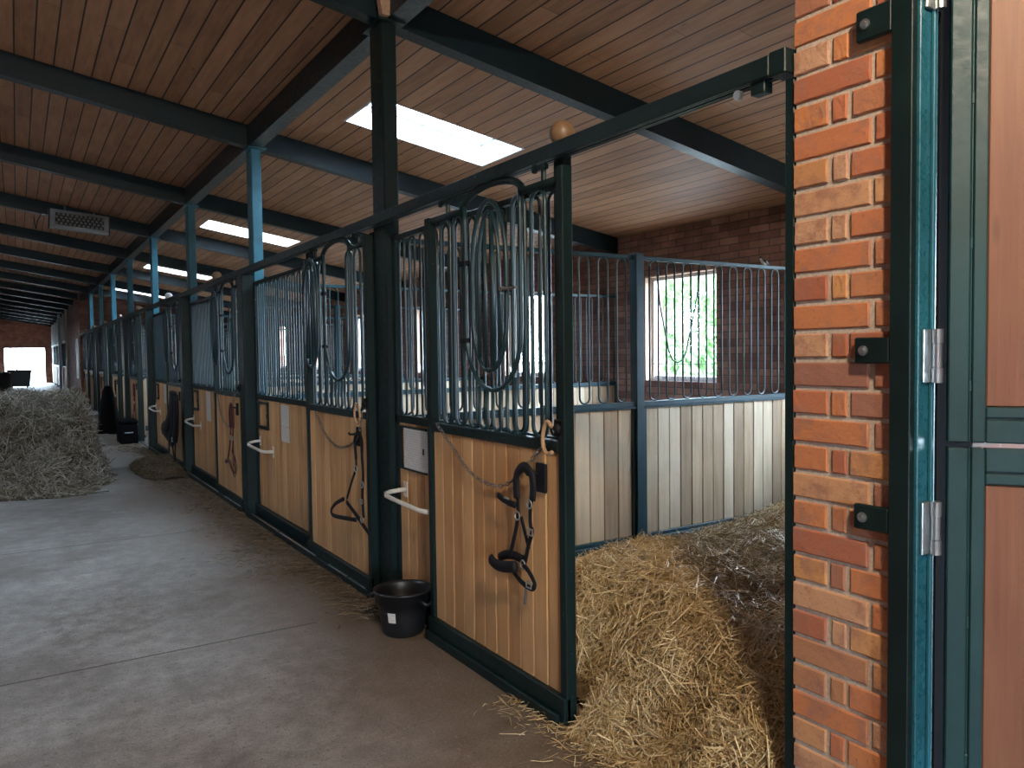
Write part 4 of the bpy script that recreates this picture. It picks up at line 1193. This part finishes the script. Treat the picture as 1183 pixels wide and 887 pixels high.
def stuff_heap(name, fn, rect, res, dens, length, width, lift, mats, label, cat, seed, weight=None, keep_in=None):
    x0, x1, y0, y1 = rect
    hb = heap_mesh(fn, x0, x1, y0, y1, *res)
    V0 = np.array(hb.v); F0 = np.array(hb.f, dtype=int).reshape(-1, 4)
    g = np.random.default_rng(seed)
    N = dens
    px = x0 + (x1 - x0) * g.random(N * 8); py = y0 + (y1 - y0) * g.random(N * 8)
    e = .01
    z = fn(px, py); gx = (fn(px + e, py) - z) / e; gy = (fn(px, py + e) - z) / e
    area = np.sqrt(1 + gx ** 2 + gy ** 2)
    wgt = np.minimum(area, 2.2) * (z > 0.004)
    if weight is not None: wgt = wgt * weight(px, py)
    keep = g.random(N * 8) < wgt / (wgt.max() + 1e-9)
    px, py, z, gx, gy = [a[keep][:N] for a in (px, py, z, gx, gy)]
    n_ = np.stack([-gx, -gy, np.ones_like(gx)], 1); n_ /= np.linalg.norm(n_, axis=1)[:, None]
    V1, F1 = strands(np.stack([px, py, z], 1), n_, length, width, lift, seed=seed)
    if keep_in is not None:
        a0, a1, b0, b1 = keep_in; q = V1.reshape(-1, 6, 3)
        ok = (q[..., 0].min(1) > a0) & (q[..., 0].max(1) < a1) & (q[..., 1].min(1) > b0) & (q[..., 1].max(1) < b1)
        V1 = q[ok].reshape(-1, 3); F1 = F1[:len(V1) // 3]
    V = np.concatenate([V0, V1]); Fq = np.concatenate([F0, F1 + len(V0)])
    mi = np.concatenate([np.ones(len(F0)), np.zeros(len(F1))])
    me = mesh_np(name, V, Fq, mats, mi)
    o = bpy.data.objects.new(name, me); COL.objects.link(o)
    return tag(o, label, cat, kind='stuff')

def bed(x, y):
    front = sstep(1.78, 2.28, x + .06 * vnoise(x, y, 5, 1) + .16 * sstep(2.1, 1.3, y))
    back = 1 - .88 * sstep(2.75, 3.95, y + .10 * vnoise(x, y, 2.2, 2) - .10 * (x - 2.5))
    h_ = .52 * front * back + .03 * vnoise(x, y, 6, 3) * front
    h_ += .26 * np.exp(-((x - 5.7) / .75) ** 2 - ((y - 3.95) / .5) ** 2)
    h_ = np.where((x < 1.97) & (y > 2.5), np.minimum(h_, .05 * sstep(1.80, 1.95, x)), h_)
    h_ = np.where((x < 2.10) & (y < 1.44), h_ * 0 - .02, h_)
    lim = .03 + 2.2 * np.clip(x - 1.90, 0, 1)
    return np.minimum(h_, np.where(y > 2.5, lim, 9)) - .004
stuff_heap('spilled_straw', bed, (1.70, 1.95, 1.47, 2.43), (40, 90), 13000, (.04, .20), (.0022, .0046), .28, [M_STRAW, M_STRAWBED],
           'golden straw spilling through the opening onto the aisle floor', 'straw', 10, keep_in=(1.5, 1.955, 1.47, 2.44))
stuff_heap('straw_bedding', bed, (1.95, 6.30, 1.47, 4.26), (200, 140), 85000, (.04, .24), (.0022, .0046), .28, [M_STRAW, M_STRAWBED],
           'deep golden straw bedding heaped inside the nearest stall', 'straw', 11,
           weight=lambda x, y: np.where(x < 2.9, 1.0, np.where(x < 4, .3, .16)), keep_in=(1.945, 6.39, 1.40, 4.30))
# scattered stalks on the floor at the opening
g = np.random.default_rng(5)
N = 1500
px = 1.86 - np.abs(g.normal(0, .10, N)); py = 1.2 + 1.6 * g.random(N)
V1, F1 = strands(np.stack([px, py, np.full(N, .006)], 1), np.tile([0, 0, 1.0], (N, 1)), (.02, .11), (.002, .004), .05, seed=6)
o = bpy.data.objects.new('loose_straw', mesh_np('loose_straw', V1, F1, [M_STRAW])); COL.objects.link(o); tag(o, 'loose straw stalks scattered on the floor before the open stall', 'straw', kind='stuff')
# dark trodden hay along the fronts
N = 9000
py = 3.9 + 12 * g.random(N) ** 1.2; px = 1.765 - np.abs(g.normal(0, .17, N)) * (1 + .8 * vnoise(py, py * 0, 1.7, 4))
keep_ = ((py < 10.2) & (py > 4.05)) | ((py > 12.9) & (py < 14.85)); px = px[keep_]; py = py[keep_]; N = len(px)
V1, F1 = strands(np.stack([px, py, np.full(N, .006)], 1), np.tile([0, 0, 1.0], (N, 1)), (.02, .10), (.002, .005), .08, seed=8)
V1[:, 0] = np.minimum(V1[:, 0], 1.770)
o = bpy.data.objects.new('trodden_hay', mesh_np('trodden_hay', V1, F1, [M_LITTER])); COL.objects.link(o); tag(o, 'dark trodden hay scattered along the foot of the stall fronts', 'hay', kind='stuff')
def litterheap(x, y):
    return .16 * np.exp(-((x - 1.60) / .22) ** 2 - ((y - 11.3) / .9) ** 2) * (1 + .3 * vnoise(x, y, 6, 5)) - .012
stuff_heap('swept_hay', litterheap, (1.0, 1.765, 10.25, 12.85), (30, 50), 5000, (.03, .16), (.003, .006), .3, [M_LITTER, M_HAYBED], 'small dark heap of swept hay at the foot of the fourth stall', 'hay', 12)

# hay pile at the left of the aisle
def hay(x, y):
    a = sstep(.93, .62, x + .05 * vnoise(x, y, 4, 6)) * sstep(10.2, 11.1, y + .35 * (x < .2) * 0 + .12 * vnoise(x, y, 3, 7)) * sstep(14.2, 13.4, y)
    h_ = (.96 + .05 * vnoise(x, y, 3, 8)) * a + .10 * vnoise(x, y, 7, 14) * a * (1 - a) * 4 - .30 * np.exp(-((x - .35) / .28) ** 2 - ((y - 10.95) / .3) ** 2)
    low = .34 * sstep(.75, .2, x + .1 * vnoise(x, y, 3, 9)) * sstep(9.7, 10.3, y + .25 * (x + .2) * 1.0) * sstep(13.5, 12.5, y)
    return np.maximum(h_, low * (1 + .25 * vnoise(x, y, 5, 10))) - .012
stuff_heap('hay_pile', hay, (-2.2, 1.15, 9.4, 14.4), (120, 120), 46000, (.08, .42), (.004, .011), .45, [M_HAY, M_HAYBED], 'tall loose grey-brown hay pile at the left of the aisle', 'hay', 13,
           weight=lambda x, y: np.where(x > -.8, 1.0, .25))

# outside: trees seen through the windows
def tree(x, y, h_, label, seed):
    t = thing('tree', label, 'tree', (x, y, -.14), 'trees outside the windows')
    part('trunk', MB().tube([(x, y, -.14), (x + .1, y, h_ * .3), (x, y + .1, h_ * .7)], [.16, .12, .05], 10), M_BALLWOOD, t, True)
    g_ = np.random.default_rng(seed); N = 5000
    d = g_.normal(size=(N, 3)); d /= np.linalg.norm(d, axis=1)[:, None]
    r_ = (.55 + .45 * g_.random(N) ** .5)[:, None]
    rad = 1 + .2 * np.sin(5 * d[:, :1] + seed) + .15 * np.sin(7 * d[:, 1:2])
    p = np.array([0, 0, h_ * .62]) + d * r_ * rad * np.array([h_ * .3, h_ * .34, h_ * .38])
    V, F_ = strands(p, d, (.12, .22), (.07, .12), .6, seed=seed)
    o_ = bpy.data.objects.new('foliage', mesh_np('foliage', V, F_, [M_LEAF])); COL.objects.link(o_); o_.parent = t
    o_['kind'] = 'stuff'
for i, (x, y) in enumerate(((11.5, 11.5), (13.5, 15.5), (12.0, 21.0))):
    tree(x, y, 3.6 + .4 * i, 'green leafy tree outside the windows, %s from the near end' % ORD[i], 30 + i)
